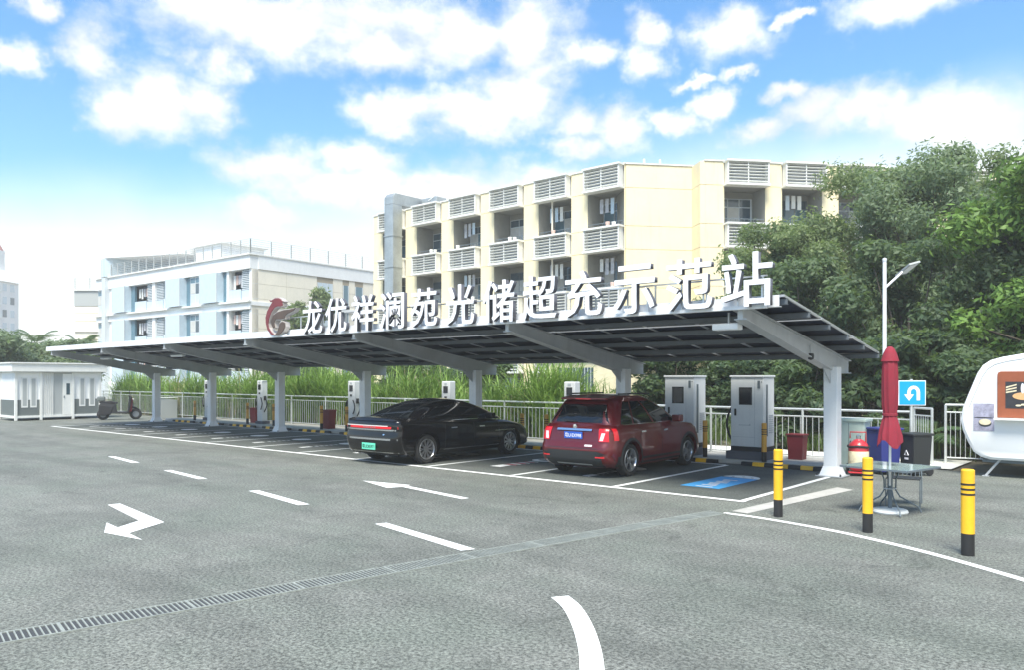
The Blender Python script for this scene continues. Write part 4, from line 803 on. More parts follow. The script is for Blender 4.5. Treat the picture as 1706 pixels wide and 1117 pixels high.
# ---------------------------------------------------------------- scooter
t = thing('electric_scooter', 'black and red electric scooter parked beside the white booth', 'scooter', (-33.4, 4.1, 0), R(65))
for y, nm in ((-.62, 'wheel'), (.60, 'wheel')):
    w = MB().lathe([(.13, -.045), (.20, -.05), (.235, -.025), (.235, .025), (.20, .05), (.13, .045)], n=24, axis='y').build('wheel', 'tyre', t, smooth=40, loc=(y, 0, .236)); MB().lathe([(0, -.03), (.13, -.035), (.13, .035), (0, .03)], n=18, axis='y').build('hub', 'steel_dark', w)
MB().prism([(-.55, .38), (-.30, .28), (.28, .26), (.36, .34), (.30, .36), (-.10, .36), (-.16, .70), (-.72, .72), (-.78, .62)], -.19, .19).build('body', 'plastic_black', t, bevel=.03); MB().prism([(-.80, .20), (-.34, .22), (-.20, .62), (-.76, .66)], -.21, .21).build('rear_cowl', 'rubber', t, bevel=.04); MB().prism([(.28, .34), (.36, .34), (.46, 1.0), (.36, 1.02)], -.24, .24).build('leg_apron', 'plastic_black', t, bevel=.02)
MB().prism([(.32, .30), (.46, .36), (.50, .88), (.44, .96), (.38, .90)], -.17, .17).build('front_shield', 'box_red', t, bevel=.03); MB().prism([(-.74, .72), (-.10, .70), (-.06, .76), (-.30, .82), (-.78, .80)], -.13, .13).build('seat', 'rubber', t, bevel=.03)
MB().tube([(.60, 0, .236), (.50, 0, .62), (.42, 0, 1.0)], .03, 10).build('fork', 'steel_dark', t, smooth=50); MB().tube([(.34, -.32, 1.04), (.42, -.1, 1.0), (.42, .1, 1.0), (.34, .32, 1.04)], .016, 8).build('handlebar', 'plastic_black', t, smooth=50)
MB().box(-.84, -.54, -.15, .15, .81, 1.02).build('top_box', 'dark_grey_panel', t, bevel=.05); MB().lathe([(0, -.02), (.06, -.02), (.075, .02), (0, .05)], n=16, axis='x').build('headlight', 'lamp_clear', t, smooth=50, loc=(.49, 0, .86))
for s in (-1, 1): MB().tube([(.40, s * .2, 1.02), (.36, s * .25, 1.18)], .008, 6).build('mirror_stem', 'plastic_black', t); MB().lathe([(0, -.008), (.05, -.006), (.05, .006), (0, .008)], n=14, axis='x').build('mirror', 'plastic_black', t, loc=(.36, s * .26, 1.2))
MB().prism([(.44, .50), (.72, .46), (.80, .40), (.60, .55), (.46, .58)], -.06, .06).build('mudguard', 'plastic_black', t, bevel=.01)
t.scale = (1.15, 1.15, 1.1)
t = thing('grey_meter_box', 'low grey metal box with sloping lid behind the scooter', 'box', (-33.0, 5.6, 0), 0)
MB().prism([(0, 0), (0, 1.02), (.9, .92), (.9, 0)], 0, .5, 'yz').build('housing', 'mid_grey', t, bevel=.015); MB().box(-.02, .52, -.03, .93, 1.025, 1.04).build('lid', 'white_trim', t)
# ---------------------------------------------------------------- yellow apartment building
def louvre_meshes(w):
    fr = MB(); h = 1.22; d = .48
    fr.box(-w / 2 - .08, w / 2 + .08, -d - .06, .02, h - .10, h); fr.box(-w / 2 - .08, w / 2 + .08, -d - .06, .02, -.12, 0)
    for s in (-1, 1): fr.box(s * w / 2 - .035, s * w / 2 + .035, -d, -d + .07, 0, h - .10); fr.box(s * (w / 2 - .02) - .02, s * (w / 2 - .02) + .02, -d + .07, .0, .0, h - .1)
    fr.box(-.025, .025, -d + .02, -d + .06, 0, h - .10)
    sl_ = MB(); M = Matrix.Rotation(R(-28), 4, 'X'); sl_.box(-w / 2 + .036, w / 2 - .036, -.05, .05, -.012, .012, M)
    bk = MB(); bk.box(-w / 2 + .05, w / 2 - .05, -.10, -.06, .005, h - .105)
    return fr.mesh('louvre_box', 'white_trim'), sl_.mesh('slat', 'slat_white'), bk.mesh('backing', 'steel_dark')
LV = louvre_meshes(2.25)
def louvre(parent, x, y, z):
    o = inst('louvre_box', LV[0], parent, (x, y, z))
    for k in range(7): inst('slat', LV[1], o, (0, -.43, .10 + .165 * k))
    inst('backing', LV[2], o); return o
def recess(parent, x0, x1, y, z0, z1, depth=1.5, seed=0):
    rnd = random.Random(seed); m = MB(); g = .002
    m.add([(x0, y + .02, z0), (x0, y + depth, z0), (x0, y + depth, z1), (x0, y + .02, z1)], [(0, 1, 2, 3)]); m.add([(x1, y + .02, z0), (x1, y + depth, z0), (x1, y + depth, z1), (x1, y + .02, z1)], [(0, 1, 2, 3)])
    m.add([(x0, y + depth, z0), (x1, y + depth, z0), (x1, y + depth, z1), (x0, y + depth, z1)], [(0, 1, 2, 3)]); m.add([(x0, y + .02, z1), (x1, y + .02, z1), (x1, y + depth, z1), (x0, y + depth, z1)], [(0, 1, 2, 3)]); m.add([(x0, y + .02, z0), (x1, y + .02, z0), (x1, y + depth, z0), (x0, y + depth, z0)], [(0, 1, 2, 3)])
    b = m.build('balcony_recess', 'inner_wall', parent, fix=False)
    ww = x1 - x0; yb = y + depth - .05
    f = MB(); f.box(x0 + .12, x1 - .1, yb - .04, yb + .03, z0 + .04, z1 - .35); w = f.build('balcony_window', 'frame_light' if rnd.random() < .5 else 'frame_dark', parent)
    nn = 3
    for k in range(nn):
        a = x0 + .17 + (ww - .32) * k / nn; c = x0 + .17 + (ww - .32) * (k + 1) / nn - .05; r_ = rnd.random()
        MB().box(a, c, yb - .055, yb - .041, z0 + .08, z1 - .85).build('pane', 'curtain' if r_ < .3 else ('glass_teal' if r_ < .6 else 'glass_dark'), w); MB().box(a, c, yb - .055, yb - .041, z1 - .80, z1 - .40).build('pane', 'glass_dark', w)
    rl = MB(); rl.bar((x0, y + .06, z0 + .30), (x1, y + .06, z0 + .30), .03, .03)
    rl.bar((x0, y + .06, z0 + .12), (x1, y + .06, z0 + .12), .02, .02)
    for k in range(9): xx = x0 + ww * (k + .5) / 9; rl.bar((xx, y + .06, z0), (xx, y + .06, z0 + .3), .015, .015)
    rl.build('balcony_rail', 'frame_dark', parent)
    if rnd.random() < .6:
        xx = x0 + ww * rnd.uniform(.15, .8); MB().lathe([(0, 0), (.09, 0), (.13, .22), (.12, .26), (0, .26)], n=12).build('flower_pot', rnd.choice(['white_trim', 'brick_pink', 'white_trim']), parent, loc=(xx, y - .15, z0 + .03))
        if rnd.random() < .5: MB().lathe([(0, 0), (.09, 0), (.12, .2), (0, .22)], n=12).build('flower_pot', 'white_trim', parent, loc=(xx + .42, y - .2, z0 + .03))
    if rnd.random() < .5:
        for k in range(3): xx = x0 + ww * (.2 + .15 * k); MB().box(xx, xx + .22, y + .5, y + .53, z1 - 1.0 - .2 * rnd.random(), z1 - .3).build('laundry', rnd.choice(['cloth_mix', 'white_trim', 'glass_blue']), parent)
ROOF = 13.5; ST = 3.3
def facade(parent, openings, x0, x1, y, seed, mat_='cream', joint=True, zmin=-.2):
    """piers and spandrels with real joints; openings = list of (x0,x1)"""
    edges = [x0] + [q for o in openings for q in o] + [x1]; levels = []
    z = ROOF
    zs = [ROOF]
    for s in range(4): zs += [ROOF - ST * s - 1.25, ROOF - ST * (s + 1)]
    zs = [q for q in zs if q > zmin] + [zmin]
    for i in range(0, len(edges), 2):
        a, b = edges[i], edges[i + 1]
        for j in range(len(zs) - 1):
            MB().box(a + .002, b - .002, y, y + .35, zs[j + 1] + .012, zs[j] - .012).build('wall_panel', mat_, parent)
        MB().box(a + .03, b - .03, y + .03, y + .34, zmin, ROOF - .02).build('joint_backing', 'joint', parent)
    for k, (a, b) in enumerate(openings):
        for s in range(4):
            zt = ROOF - ST * s; 
            MB().box(a, b, y + .10, y + .34, zt - 1.25, zt - .012).build('spandrel', 'white_trim', parent)
            louvre(parent, (a + b) / 2, y, zt - 1.20)
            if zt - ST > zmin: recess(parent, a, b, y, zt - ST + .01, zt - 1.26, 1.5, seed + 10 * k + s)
yb = thing('apartment_building', 'cream yellow apartment block with louvred boxes between recessed balconies', 'building', (-38.2, 23.5, 0))
ops = [(.75 + 3.5 * k + .28, .75 + 3.5 * k + 2.66) for k in range(6)]
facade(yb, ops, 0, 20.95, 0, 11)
MB().box(0.02, 20.9, .36, 9, -.2, ROOF - .35).build('core', 'inner_wall', yb) if False else None
MB().box(.0, 20.9, 1.6, 12, -.2, ROOF - .5).build('core', 'inner_wall', yb); MB().box(0, .3, .36, 12, -.2, ROOF - .01).build('end_wall', 'cream', yb); MB().box(0.05, 20.9, .3, 11.9, ROOF - .45, ROOF - .3).build('roof_slab', 'roof_grey', yb)
MB().box(-.05, 21, -.05, .4, ROOF, ROOF + .07).build('coping', 'white_trim', yb)
# duct
du = MB(); du.box(2.55, 3.45, -1.15, -.35, -.2, 13.75); duo = du.build('duct', 'duct', yb, bevel=.03)
for z in (3.2, 5.3, 7.4, 9.5, 11.6): MB().box(2.51, 3.49, -1.19, -.31, z, z + .06).build('duct_flange', 'duct', duo)
MB().prism([(-1.15, 13.75), (-1.15, 14.25), (-.95, 14.5), (3.0, 14.5), (3.0, 13.78), (-.35, 13.75)], 2.55, 3.45, 'yz').build('duct_bend', 'duct', duo, bevel=.03)
MB().box(3.7, 5.2, 1.2, 3.0, 13.2, 14.4).build('roof_unit', 'duct', yb, bevel=.03)
for k in range(3): x = 6.2 + .5 * k; MB().bar((x, 1.2, 13.2), (x, 1.2, 14.9 - .1 * k), .05, .05).build('roof_frame_post', 'white_trim', yb)
MB().bar((6.2, 1.2, 14.9), (9.0, 1.2, 13.6), .05, .05).build('roof_frame_stay', 'white_trim', yb); MB().bar((6.2, 1.2, 14.9), (4.4, 1.2, 14.2), .05, .05).build('roof_frame_stay', 'white_trim', yb)
MB().bar((16.1, -.06, 2), (16.1, -.06, 13.3), .07, .07).build('drain_pipe', 'cream_pale', yb)
# ground floor: cream wall with barred window seen under the canopy
sub = thing('apartment_wing', 'cream angled wing of the apartment block partly hidden by the tall trees', 'building', (-17.25 + .656 * 4.0 + .755 * 1.18, 23.55 + .755 * 4.0 - .656 * 1.18, 0), R(49))
for j, (z0, z1) in enumerate(((-.2, 2.35), (2.35, 3.6), (3.6, 5.65), (5.65, 6.9), (6.9, 8.95), (8.95, 10.2), (10.2, 12.25), (12.25, 13.5))):
    MB().box(.03, 4.0, 0, .35, z0 + .012, z1 - .012).build('wall_panel', 'cream', sub, loc=(-4.0, 1.18, 0)); MB().box(3.72, 4.0, -1.17, -.002, z0 + .012, z1 - .012).build('wall_panel', 'cream', sub, loc=(-4.0, 1.18, 0))
MB().box(.06, 3.97, .03, .34, -.2, 13.48).build('joint_backing', 'joint', sub, loc=(-4.0, 1.18, 0)); MB().box(3.75, 3.97, -1.1, -.003, -.2, 13.48).build('joint_backing', 'joint', sub, loc=(-4.0, 1.18, 0))
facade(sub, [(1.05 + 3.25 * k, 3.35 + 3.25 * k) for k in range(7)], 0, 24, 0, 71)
MB().box(.3, 24, 1.6, 11, -.2, ROOF - .5).build('core', 'inner_wall', sub); MB().box(-.05, 24, -.05, .4, ROOF, ROOF + .07).build('coping', 'white_trim', sub); MB().box(-.0, 4.0, -.05, .4, ROOF, ROOF + .07).build('coping', 'white_trim', sub, loc=(-4.0, 1.18, 0)); MB().box(.2, 24, .36, 11, ROOF - .45, ROOF - .3).build('roof_slab', 'roof_grey', sub); MB().box(.1, 4.2, .36, 9, -.2, ROOF - .3).build('core', 'inner_wall', sub, loc=(-4.0, 1.18, 0))
for k in range(2): MB().tube([(1.2 + k * .9, .5, 13.2), (1.2 + k * .9, .5, 13.95)], .06, 8).build('vent_pipe', 'white_trim', sub, loc=(-4.0, 1.18, 0))
# low cream outbuilding behind the reeds with a barred window
ob = thing('outbuilding', 'low cream outbuilding with barred window glimpsed under the canopy', 'building', (-13.6, 12.2, 0))
MB().box(0, 6.2, 0, 3, 0, 2.75).build('wall', 'cream', ob); MB().box(-.1, 6.3, -.15, 3.1, 2.75, 2.9).build('roof', 'white_trim', ob)
w = MB().box(.5, 2.2, -.02, .05, .5, 2.4).build('window', 'glass_dark', ob)
for k in range(12): MB().bar((.58 + .14 * k, -.06, .5), (.58 + .14 * k, -.06, 2.4), .02, .02).build('window_bar', 'frame_light', w)
# ---------------------------------------------------------------- white building on the left
lb_ = thing('white_block', 'white and cream three storey block with blue glass bays and roof railing', 'building', (-50.62, 21.52, 0), R(3.09))
def lx(s): return -s
H2 = 11.85; fl_z = [(8.27, 10.77), (4.95, 7.55), (1.6, 4.3)]
bands = [(10.77, H2), (7.55, 8.27), (4.3, 4.95), (-.2, 1.6)]
for (a, b) in bands: MB().box(-26.2, .0, -.35, .4, a, b).build('band', 'white_wall', lb_, bevel=.02)
MB().box(-26.3, .12, -.5, .5, H2, H2 + .12).build('roof_ledge', 'white_trim', lb_); 
for (a, b) in bands[1:3]: MB().box(-26.3, .10, -.55, -.34, b - .16, b - .02).build('ledge', 'white_trim', lb_)
MB().box(-26, -.3, 1.3, 12.5, -.2, H2 - .3).build('core', 'dark_grey_panel', lb_); MB().box(-26.2, -.02, .4, 13.2, H2 - .4, H2 - .1).build('roof_slab', 'roof_grey', lb_)
segs = [('pier', 0, .30), ('louvre', .30, 1.5), ('balcony', 1.5, 3.2), ('pier', 3.2, 3.5), ('side', 3.5, 4.1), ('blue', 4.1, 6.6), ('window', 6.7, 9.1), ('side', 9.1, 9.8), ('blue', 9.8, 12.1), ('balcony', 12.2, 13.6), ('louvre', 13.6, 15.0), ('pier', 15.0, 15.5), ('louvre', 15.5, 16.6), ('balcony', 16.6, 18.8), ('side', 18.9, 19.6), ('blue', 19.6, 22.0), ('window', 22.1, 23.2), ('pier', 23.2, 23.6), ('tower', 23.6, 26.2)]
for (z0, z1) in fl_z:
    for k, (typ, s0, s1) in enumerate(segs):
        a, b = -s1, -s0
        if typ == 'pier': MB().box(a, b, -.2, .4, z0, z1).build('pier', 'white_wall', lb_)
        elif typ == 'blue':
            g_ = MB().box(a, b, -.75, .2, z0 + .02, z1 - .02).build('blue_bay', 'glass_blue', lb_)
            for q in (a, b): MB().bar((q, -.77, z0), (q, -.77, z1), .06, .06).build('bay_edge', 'frame_light', g_)
        elif typ == 'side': MB().box(a, b, -.1, .1, z0, z1).build('teal_panel', 'glass_teal', lb_)
        elif typ in ('window', 'tower'):
            f = MB().box(a, b, -.15, .1, z0, z1).build('window', 'frame_light', lb_); nn = 2 if typ == 'window' and s1 - s0 < 2 else 3
            for q in range(nn):
                p0, p1 = a + (b - a) * q / nn + .06, a + (b - a) * (q + 1) / nn - .04
                for (y0, y1, mm) in ((z0 + .1, z0 + .95, 'glass_blue'), (z0 + 1.05, z1 - .6, 'glass_dark' if (q + k) % 2 else 'curtain'), (z1 - .52, z1 - .1, 'glass_teal')): MB().box(p0, p1, -.17, -.152, y0, y1).build('pane', mm, f)
        elif typ == 'louvre':
            f = MB().box(a, b, -.02, .06, z0, z1).build('louvre_screen', 'glass_teal', lb_)
            for q in range(11): MB().box(a + .05, b - .05, -.12, -.03, z0 + .9 + .145 * q, z0 + .97 + .145 * q).build('slat', 'frame_light', f)
            MB().box(a + .05, b - .05, -.16, -.11, z0 + .02, z0 + .85).build('glass_rail', 'glass_blue', f)
        elif typ == 'balcony':
            MB().box(a, b, .9, 1.0, z0, z1).build('balcony_back', 'glass_teal', lb_); MB().box(a + .04, b - .04, -.16, -.12, z0 + .02, z0 + .95).build('glass_rail', 'glass_blue', lb_)
            rr_ = random.Random(k * 7 + int(z0)); 
            for q in range(4):
                xx = a + (b - a) * (.15 + .2 * q); MB().box(xx, xx + .28, .1, .14, z1 - 1.0 - .5 * rr_.random(), z1 - .35).build('laundry', rr_.choice(['cloth_mix', 'white_trim', 'cloth_mix', 'brick_pink']), lb_)
            if k == 2: MB().box(a + .6, a + 1.4, .15, .5, z1 - .95, z1 - .35).build('air_conditioner', 'white_trim', lb_, bevel=.03)
# right gable with cream panels and tall windows
for j, z in enumerate([0.0 + 1.2 * q for q in range(9)]):
    z1 = min(z + 1.2, 10.75)
    for (y0, y1) in ((-.2, 3.1), (3.1, 6.2)): MB().box(-.3, .0, y0 + .012, y1 - .012, z + .012, z1 - .012).build('wall_panel', 'cream_pale', lb_)
    for (y0, y1) in ((7.95, 9.0), (9.75, 10.4), (11.4, 13.2)): MB().box(-.3, .0, y0, y1, z + .012, z1 - .012).build('wall_panel', 'cream_pale', lb_)
MB().box(-.29, -.02, -.15, 13.15, -.2, 10.77).build('joint_backing', 'joint', lb_); MB().box(-.35, .06, .4, 13.3, 10.77, H2).build('band', 'white_wall', lb_); MB().box(-.35, .12, .5, 13.4, H2, H2 + .12).build('roof_ledge', 'white_trim', lb_)
for (a, b) in bands[1:3]: MB().box(-.02, .06, -.3, 13.2, a + .3, b - .1).build('gable_band', 'white_wall', lb_)
for (y0, y1, m_) in ((6.25, 7.9, 'glass_blue'), (9.05, 9.7, 'glass_teal'), (10.45, 11.35, 'glass_teal')):
    w = MB().box(-.15, -.012, y0, y1, 2, 10.3).build('tall_window', m_, lb_); MB().box(-.1, .02, y0, y0 + .07, 2, 10.3).build('window_frame', 'frame_light', w); MB().box(-.1, .02, y1 - .07, y1, 2, 10.3).build('window_frame', 'frame_light', w)
    if m_ == 'glass_blue':
        for q in (.33, .66): MB().box(-.1, .005, y0 + (y1 - y0) * q - .03, y0 + (y1 - y0) * q + .03, 2, 10.3).build('mullion', 'frame_light', w)
# roof railing
def roof_rail(parent, p0, p1, h, n):
    p0, p1 = Vector(p0), Vector(p1); rr_ = MB()
    for k in range(n + 1): q = p0.lerp(p1, k / n); MB().bar(q, q + Vector((0, 0, h)), .07, .07).build('rail_post', 'mid_grey', parent)
    for j in range(7): o = Vector((0, 0, .15 + (h - .15) * j / 6)); MB().bar(p0 + o, p1 + o, .026, .026).build('rail_wire', 'mid_grey', parent)
roof_rail(lb_, (-23.2, -.3, H2 + .12), (0, -.3, H2 + .12), 1.15, 17); roof_rail(lb_, (0, -.3, H2 + .12), (0, 13.2, H2 + .12), 1.15, 7)
MB().box(-14.5, -10.2, 3.5, 8, H2 - .1, H2 + 2.5).build('roof_room', 'white_wall', lb_); MB().box(-14.8, -9.9, 3.2, 8.3, H2 + 2.5, H2 + 2.7).build('roof_room_slab', 'white_trim', lb_)
MB().box(-.6, .0, 8.5, 9.7, H2 + .1, H2 + 1.4).build('roof_unit', 'frame_light', lb_) if False else None
# curved stair tower
ct = MB(); n = 20; ringp = [(-26.2 + 2.6 - 2.9 * math.cos(math.pi * k / n * .5) , 1.9 - 2.6 * math.sin(math.pi * .5 * k / n)) for k in range(n + 1)]
for z0, z1, m_, nm in ((H2 + .1, H2 + 1.9, 'glass_blue', 'tower_glazing'), (H2 + 1.9, H2 + 3.0, 'white_wall', 'tower_band')):
    g = MB(); rp = ringp + [(-15.0, 2.4), (-15.0, 6), (-26.5, 6)] if nm == 'tower_band' else ringp + [(-23.2, -.1), (-23.2, 6), (-26.4, 6)]
    g.prism(rp, z0, z1, 'xy'); g.build(nm, m_, lb_)
for k in range(0, n + 1, 3): q = ringp[k]; MB().bar((q[0], q[1], H2 + .1), (q[0], q[1], H2 + 1.9), .1, .1).build('tower_mullion', 'frame_light', lb_)
MB().prism(ringp + [(-23.6, 1.9)], -.2, H2, 'xy').build('tower_base', 'frame_light', lb_)
# cream block behind, at the far left
cb_ = thing('cream_block', 'plain cream block with roof railing left of the white building', 'building', (-82.3, 19.8, 0), R(41))
MB().box(0, 6.5, 0, 8, -.2, 9.6).build('wall', 'cream_pale', cb_); MB().box(-.05, 6.5, -.05, 8, 9.6, 11.2).build('grey_band', 'mid_grey', cb_); MB().box(-.2, 6.5, -.2, 8.2, 11.2, 11.35).build('roof_ledge', 'white_trim', cb_); MB().box(-.15, 6.5, -.15, 0, 6.9, 7.1).build('ledge', 'white_trim', cb_)
roof_rail(cb_, (0, 0, 11.35), (6.2, 0, 11.35), 1.2, 4)
for z in (1.2, 2.4, 3.6, 4.8, 6.0, 8.0, 8.8): MB().box(0, 6.5, -.012, -.002, z, z + .04).build('joint', 'joint', cb_)
# far apartment tower
ft = thing('far_tower', 'distant pink and white apartment tower with red roof at the horizon', 'building', (-179, 31, 0), R(36))
MB().box(-10, 3.2, 0, 12, 0, 24).build('wall', 'brick_pink', ft); MB().box(3.2, 6.4, -.3, 12, 0, 22).build('wall', 'white_wall', ft); MB().box(-10, 3.3, -.2, 12, 24, 29).build('upper_wall', 'white_wall', ft)
MB().prism([(-11, 28.5), (3.0, 28.5), (.6, 32.5), (-11, 32.5)], -.6, 12.6).build('roof', 'roof_red', ft); MB().prism([(3.2, 22), (6.8, 22), (5.2, 24.5), (3.2, 24.5)], -.6, 12).build('side_roof', 'white_trim', ft)
for z in range(8):
    for x in (-1.2, 1.0, 2.2): MB().box(x, x + .8, -.36, -.01, 1.2 + 2.9 * z, 2.8 + 2.9 * z).build('window', 'glass_dark', ft)
    for x in (3.6, 5.0): MB().box(x, x + 1.0, -.42, -.31, 1.2 + 2.7 * z, 2.8 + 2.7 * z).build('window', 'glass_blue', ft)
for z in range(8):
    for y in (1.0, 2.6, 5.2, 7.4, 9.6): MB().box(6.39, 6.46, y, y + 1.1, 1.2 + 2.7 * z, 2.7 + 2.7 * z).build('window', 'glass_blue' if (z + int(y)) % 3 else 'glass_dark', ft)
    MB().box(6.41, 6.9, 4.6, 6.6, .7 + 2.7 * z, .95 + 2.7 * z).build('balcony', 'white_trim', ft)
MB().box(6.41, 6.5, 0, 2.4, 0, 20).build('pink_strip', 'brick_pink', ft) if False else MB().box(6.405, 6.43, 3.9, 4.5, 0, 21.5).build('pink_strip', 'brick_pink', ft)
# ---------------------------------------------------------------- vegetation
def leaf_cloud(rng, centers, radii, n, size, flat=.75, up=.35, droop=0.0):
    """leaf quads spread through overlapping clumps, denser towards the skin"""
    w = radii ** 2.2; idx = rng.choice(len(centers), n, p=w / w.sum()); d = rng.normal(size=(n, 3)); d /= np.linalg.norm(d, axis=1, keepdims=True)
    rr = radii[idx] * (rng.random(n) ** .42) * (1 + .18 * rng.normal(size=n)); P = centers[idx] + d * rr[:, None] * np.array([1, 1, flat])
    nrm = d * .7 + rng.normal(size=(n, 3)) * .55 + np.array([0, 0, up]); nrm /= np.linalg.norm(nrm, axis=1, keepdims=True)
    a = np.cross(nrm, rng.normal(size=(n, 3))); a /= np.linalg.norm(a, axis=1, keepdims=True); b = np.cross(nrm, a)
    a[:, 2] -= droop; s = size * (.6 + .8 * rng.random(n))[:, None]
    q = np.stack([P - a * s, P - b * s * .42 + nrm * s * .12, P + a * s, P + b * s * .42 + nrm * s * .12], 1).reshape(-1, 3)
    return q, np.arange(n * 4).reshape(-1, 4)
def tree_geo(seed, h, rad, trunk_h, nclump, nleaf, leaf, size, rx=1.0, low=.35):
    rng = np.random.default_rng(seed); cs, rs = [], []; m = MB(); base_r = .055 * h ** .8 * .5
    lean = rng.normal(size=2) * .25; top = Vector((lean[0], lean[1], trunk_h + (h - trunk_h) * .55))
    m.tube([(0, 0, -.1), (lean[0] * .2, lean[1] * .2, trunk_h * .5), (lean[0] * .5, lean[1] * .5, trunk_h), tuple(top)], [base_r * 1.35, base_r, base_r * .85, base_r * .25], 9)
    for k in range(nclump):
        a = rng.random() * 2 * math.pi; t = rng.random() ** .8; z = trunk_h * low + (h - trunk_h * low) * (t * .88 + .04)
        rel = (z - trunk_h * low) / (h - trunk_h * low); env = rad * (math.sin(math.pi * min(1, max(.03, rel * .92 + .08))) ** .6); r = env * math.sqrt(rng.random()) * .95
        c = (r * math.cos(a) * rx + lean[0], r * math.sin(a) + lean[1], z); q = rad * rng.uniform(.15, .33)
        cs.append(c); rs.append(min(q, max(.35, h - z)))
        if k % 2 == 0:
            s = Vector((lean[0] * .5, lean[1] * .5, trunk_h * (.7 + .5 * rng.random()))); e = Vector(c); mid = s.lerp(e, .5) + Vector((0, 0, .25 * rng.random()))
            m.tube([s, mid, e], [base_r * .5, base_r * .3, base_r * .08], 6, caps=False)
    V, F = leaf_cloud(rng, np.array(cs), np.array(rs), nleaf, size)
    return m.mesh('trunk', 'bark', smooth=60), fast_mesh('crown', V, F, leaf)
def tree(name, label, loc, geo, rz=0, sc=1, group='trees behind the fence', crown_mat=None):
    t = thing(name, label, 'tree', loc, rz, group); t.scale = (sc,) * 3; inst('trunk', geo[0], t); inst('crown', geo[1], t); return t
G1 = tree_geo(1, 8.9, 2.9, 2.2, 46, 44000, 'leaf_camphor', .08); G2 = tree_geo(2, 11.6, 3.3, 3.2, 60, 46000, 'leaf_camphor', .085); G3 = tree_geo(3, 11.2, 3.4, 3.0, 58, 42000, 'leaf_blue', .085)
G4 = tree_geo(4, 9.2, 3.4, 2.2, 50, 36000, 'leaf_bright', .105); G5 = tree_geo(5, 6.2, 2.6, 1.2, 40, 22000, 'leaf_dark', .09); G6 = tree_geo(6, 3.3, 1.5, .5, 30, 9000, 'leaf_dark', .10, low=.1)
tree('camphor_tree', 'rounded green tree with sunlit crown in front of the apartment wing', (-6.3, 16.9, 0), G1, 0, .93)
tree('camphor_tree', 'rounded tree hiding the end of the canopy sign, beside the apartment corner', (-7.3, 19.0, 0), G1, 2.1, .76)
tree('camphor_tree', 'tall grey green tree rising above the roof of the apartment wing', (-4.2, 21.4, 0), G2, 1.0, .98)
tree('camphor_tree', 'tall airy tree behind the street lamp', (-2.0, 20.5, 0), G3, .4)
tree('camphor_tree', 'tall dark tree between the street lamp and the bright tree', (.2, 21.8, 0), G2, 3.0, .97)
tree('camphor_tree', 'tallest bluish tree at the edge behind the caravan', (3.6, 21.0, 0), G3, 2.6, .93)
tree('bright_leafed_tree', 'bright green tree with layered sprays above the caravan', (3.3, 13.4, 0), G4, 0, .95)
tree('bright_leafed_tree', 'second bright green tree low behind the caravan roof', (5.6, 12.0, 0), G4, 1.7, .8)
for k, (x, y, rz, s) in enumerate([(-4.2, 14.6, 0, 1.0), (-1.2, 14.6, 1, 1.05), (1.6, 15.6, 2, 1.1), (-7.6, 13.8, 3, .8)]):
    tree('understorey_tree', ['dark small tree behind the end column of the canopy', 'dark small tree behind the street lamp pole', 'dark small tree behind the blue road sign', 'dark small tree behind the big charging cabinets'][k], (x, y, 0), G5, rz, s, 'dark trees along the path')
sh = [(-1.3, 10.4), (.4, 10.6), (1.9, 10.9), (3.4, 10.6), (-3.2, 10.8), (-5.2, 11.0), (-7.4, 11.3), (-15.4, 11.6), (-17.6, 11.3), (-19.9, 11.6), (-22.2, 11.4), (-24.6, 11.7), (-27.2, 11.5), (-30.0, 11.8), (-33.0, 12)]
sl_ = ['behind the electrical cabinet', 'behind the wheelie bins', 'behind the blue road sign', 'behind the caravan nose', 'behind the big cabinet with dark plinth', 'behind the cabinet at the red car', 'behind the red car windscreen', 'behind the red car roof edge', 'behind the black saloon bonnet', 'behind the black saloon roof', 'behind the looped cable pile', 'behind the fourth canopy column', 'behind the fifth canopy column', 'behind the sixth canopy column', 'behind the farthest canopy column']
for k, (x, y) in enumerate(sh):
    t = thing('shrub', 'dense dark green shrub ' + sl_[k], 'shrub', (x, y, 0), k * 1.3, 'shrubs beyond the fence'); s = (.95 if k < 7 else .80) + .1 * math.sin(k * 2.1); t.scale = (s * 1.15, s * 1.15, s); inst('stems', G6[0], t); inst('foliage', G6[1], t)
G7 = tree_geo(9, 9.0, 2.4, 3, 40, 14000, 'leaf_camphor', .14); tree('camphor_tree', 'small green tree between the white block and the yellow apartments', (-47.5, 25.0, 0), G7, 0, 1.05)
G8 = tree_geo(10, 5.0, 3.2, 1.4, 44, 18000, 'leaf_blue', .15)
tree('round_tree', 'broad dark green tree behind the guard booth roof', (-47.5, 2.6, 0), G8, 0, 1.0, 'trees behind the booth'); tree('round_tree', 'dark green tree at the left edge behind the booth', (-50.5, -1.8, 0), G8, 2, .98, 'trees behind the booth'); tree('round_tree', 'dark tree between the booth and the tip of the canopy', (-49.5, 7.0, 0), G8, 4, .92, 'trees behind the booth')
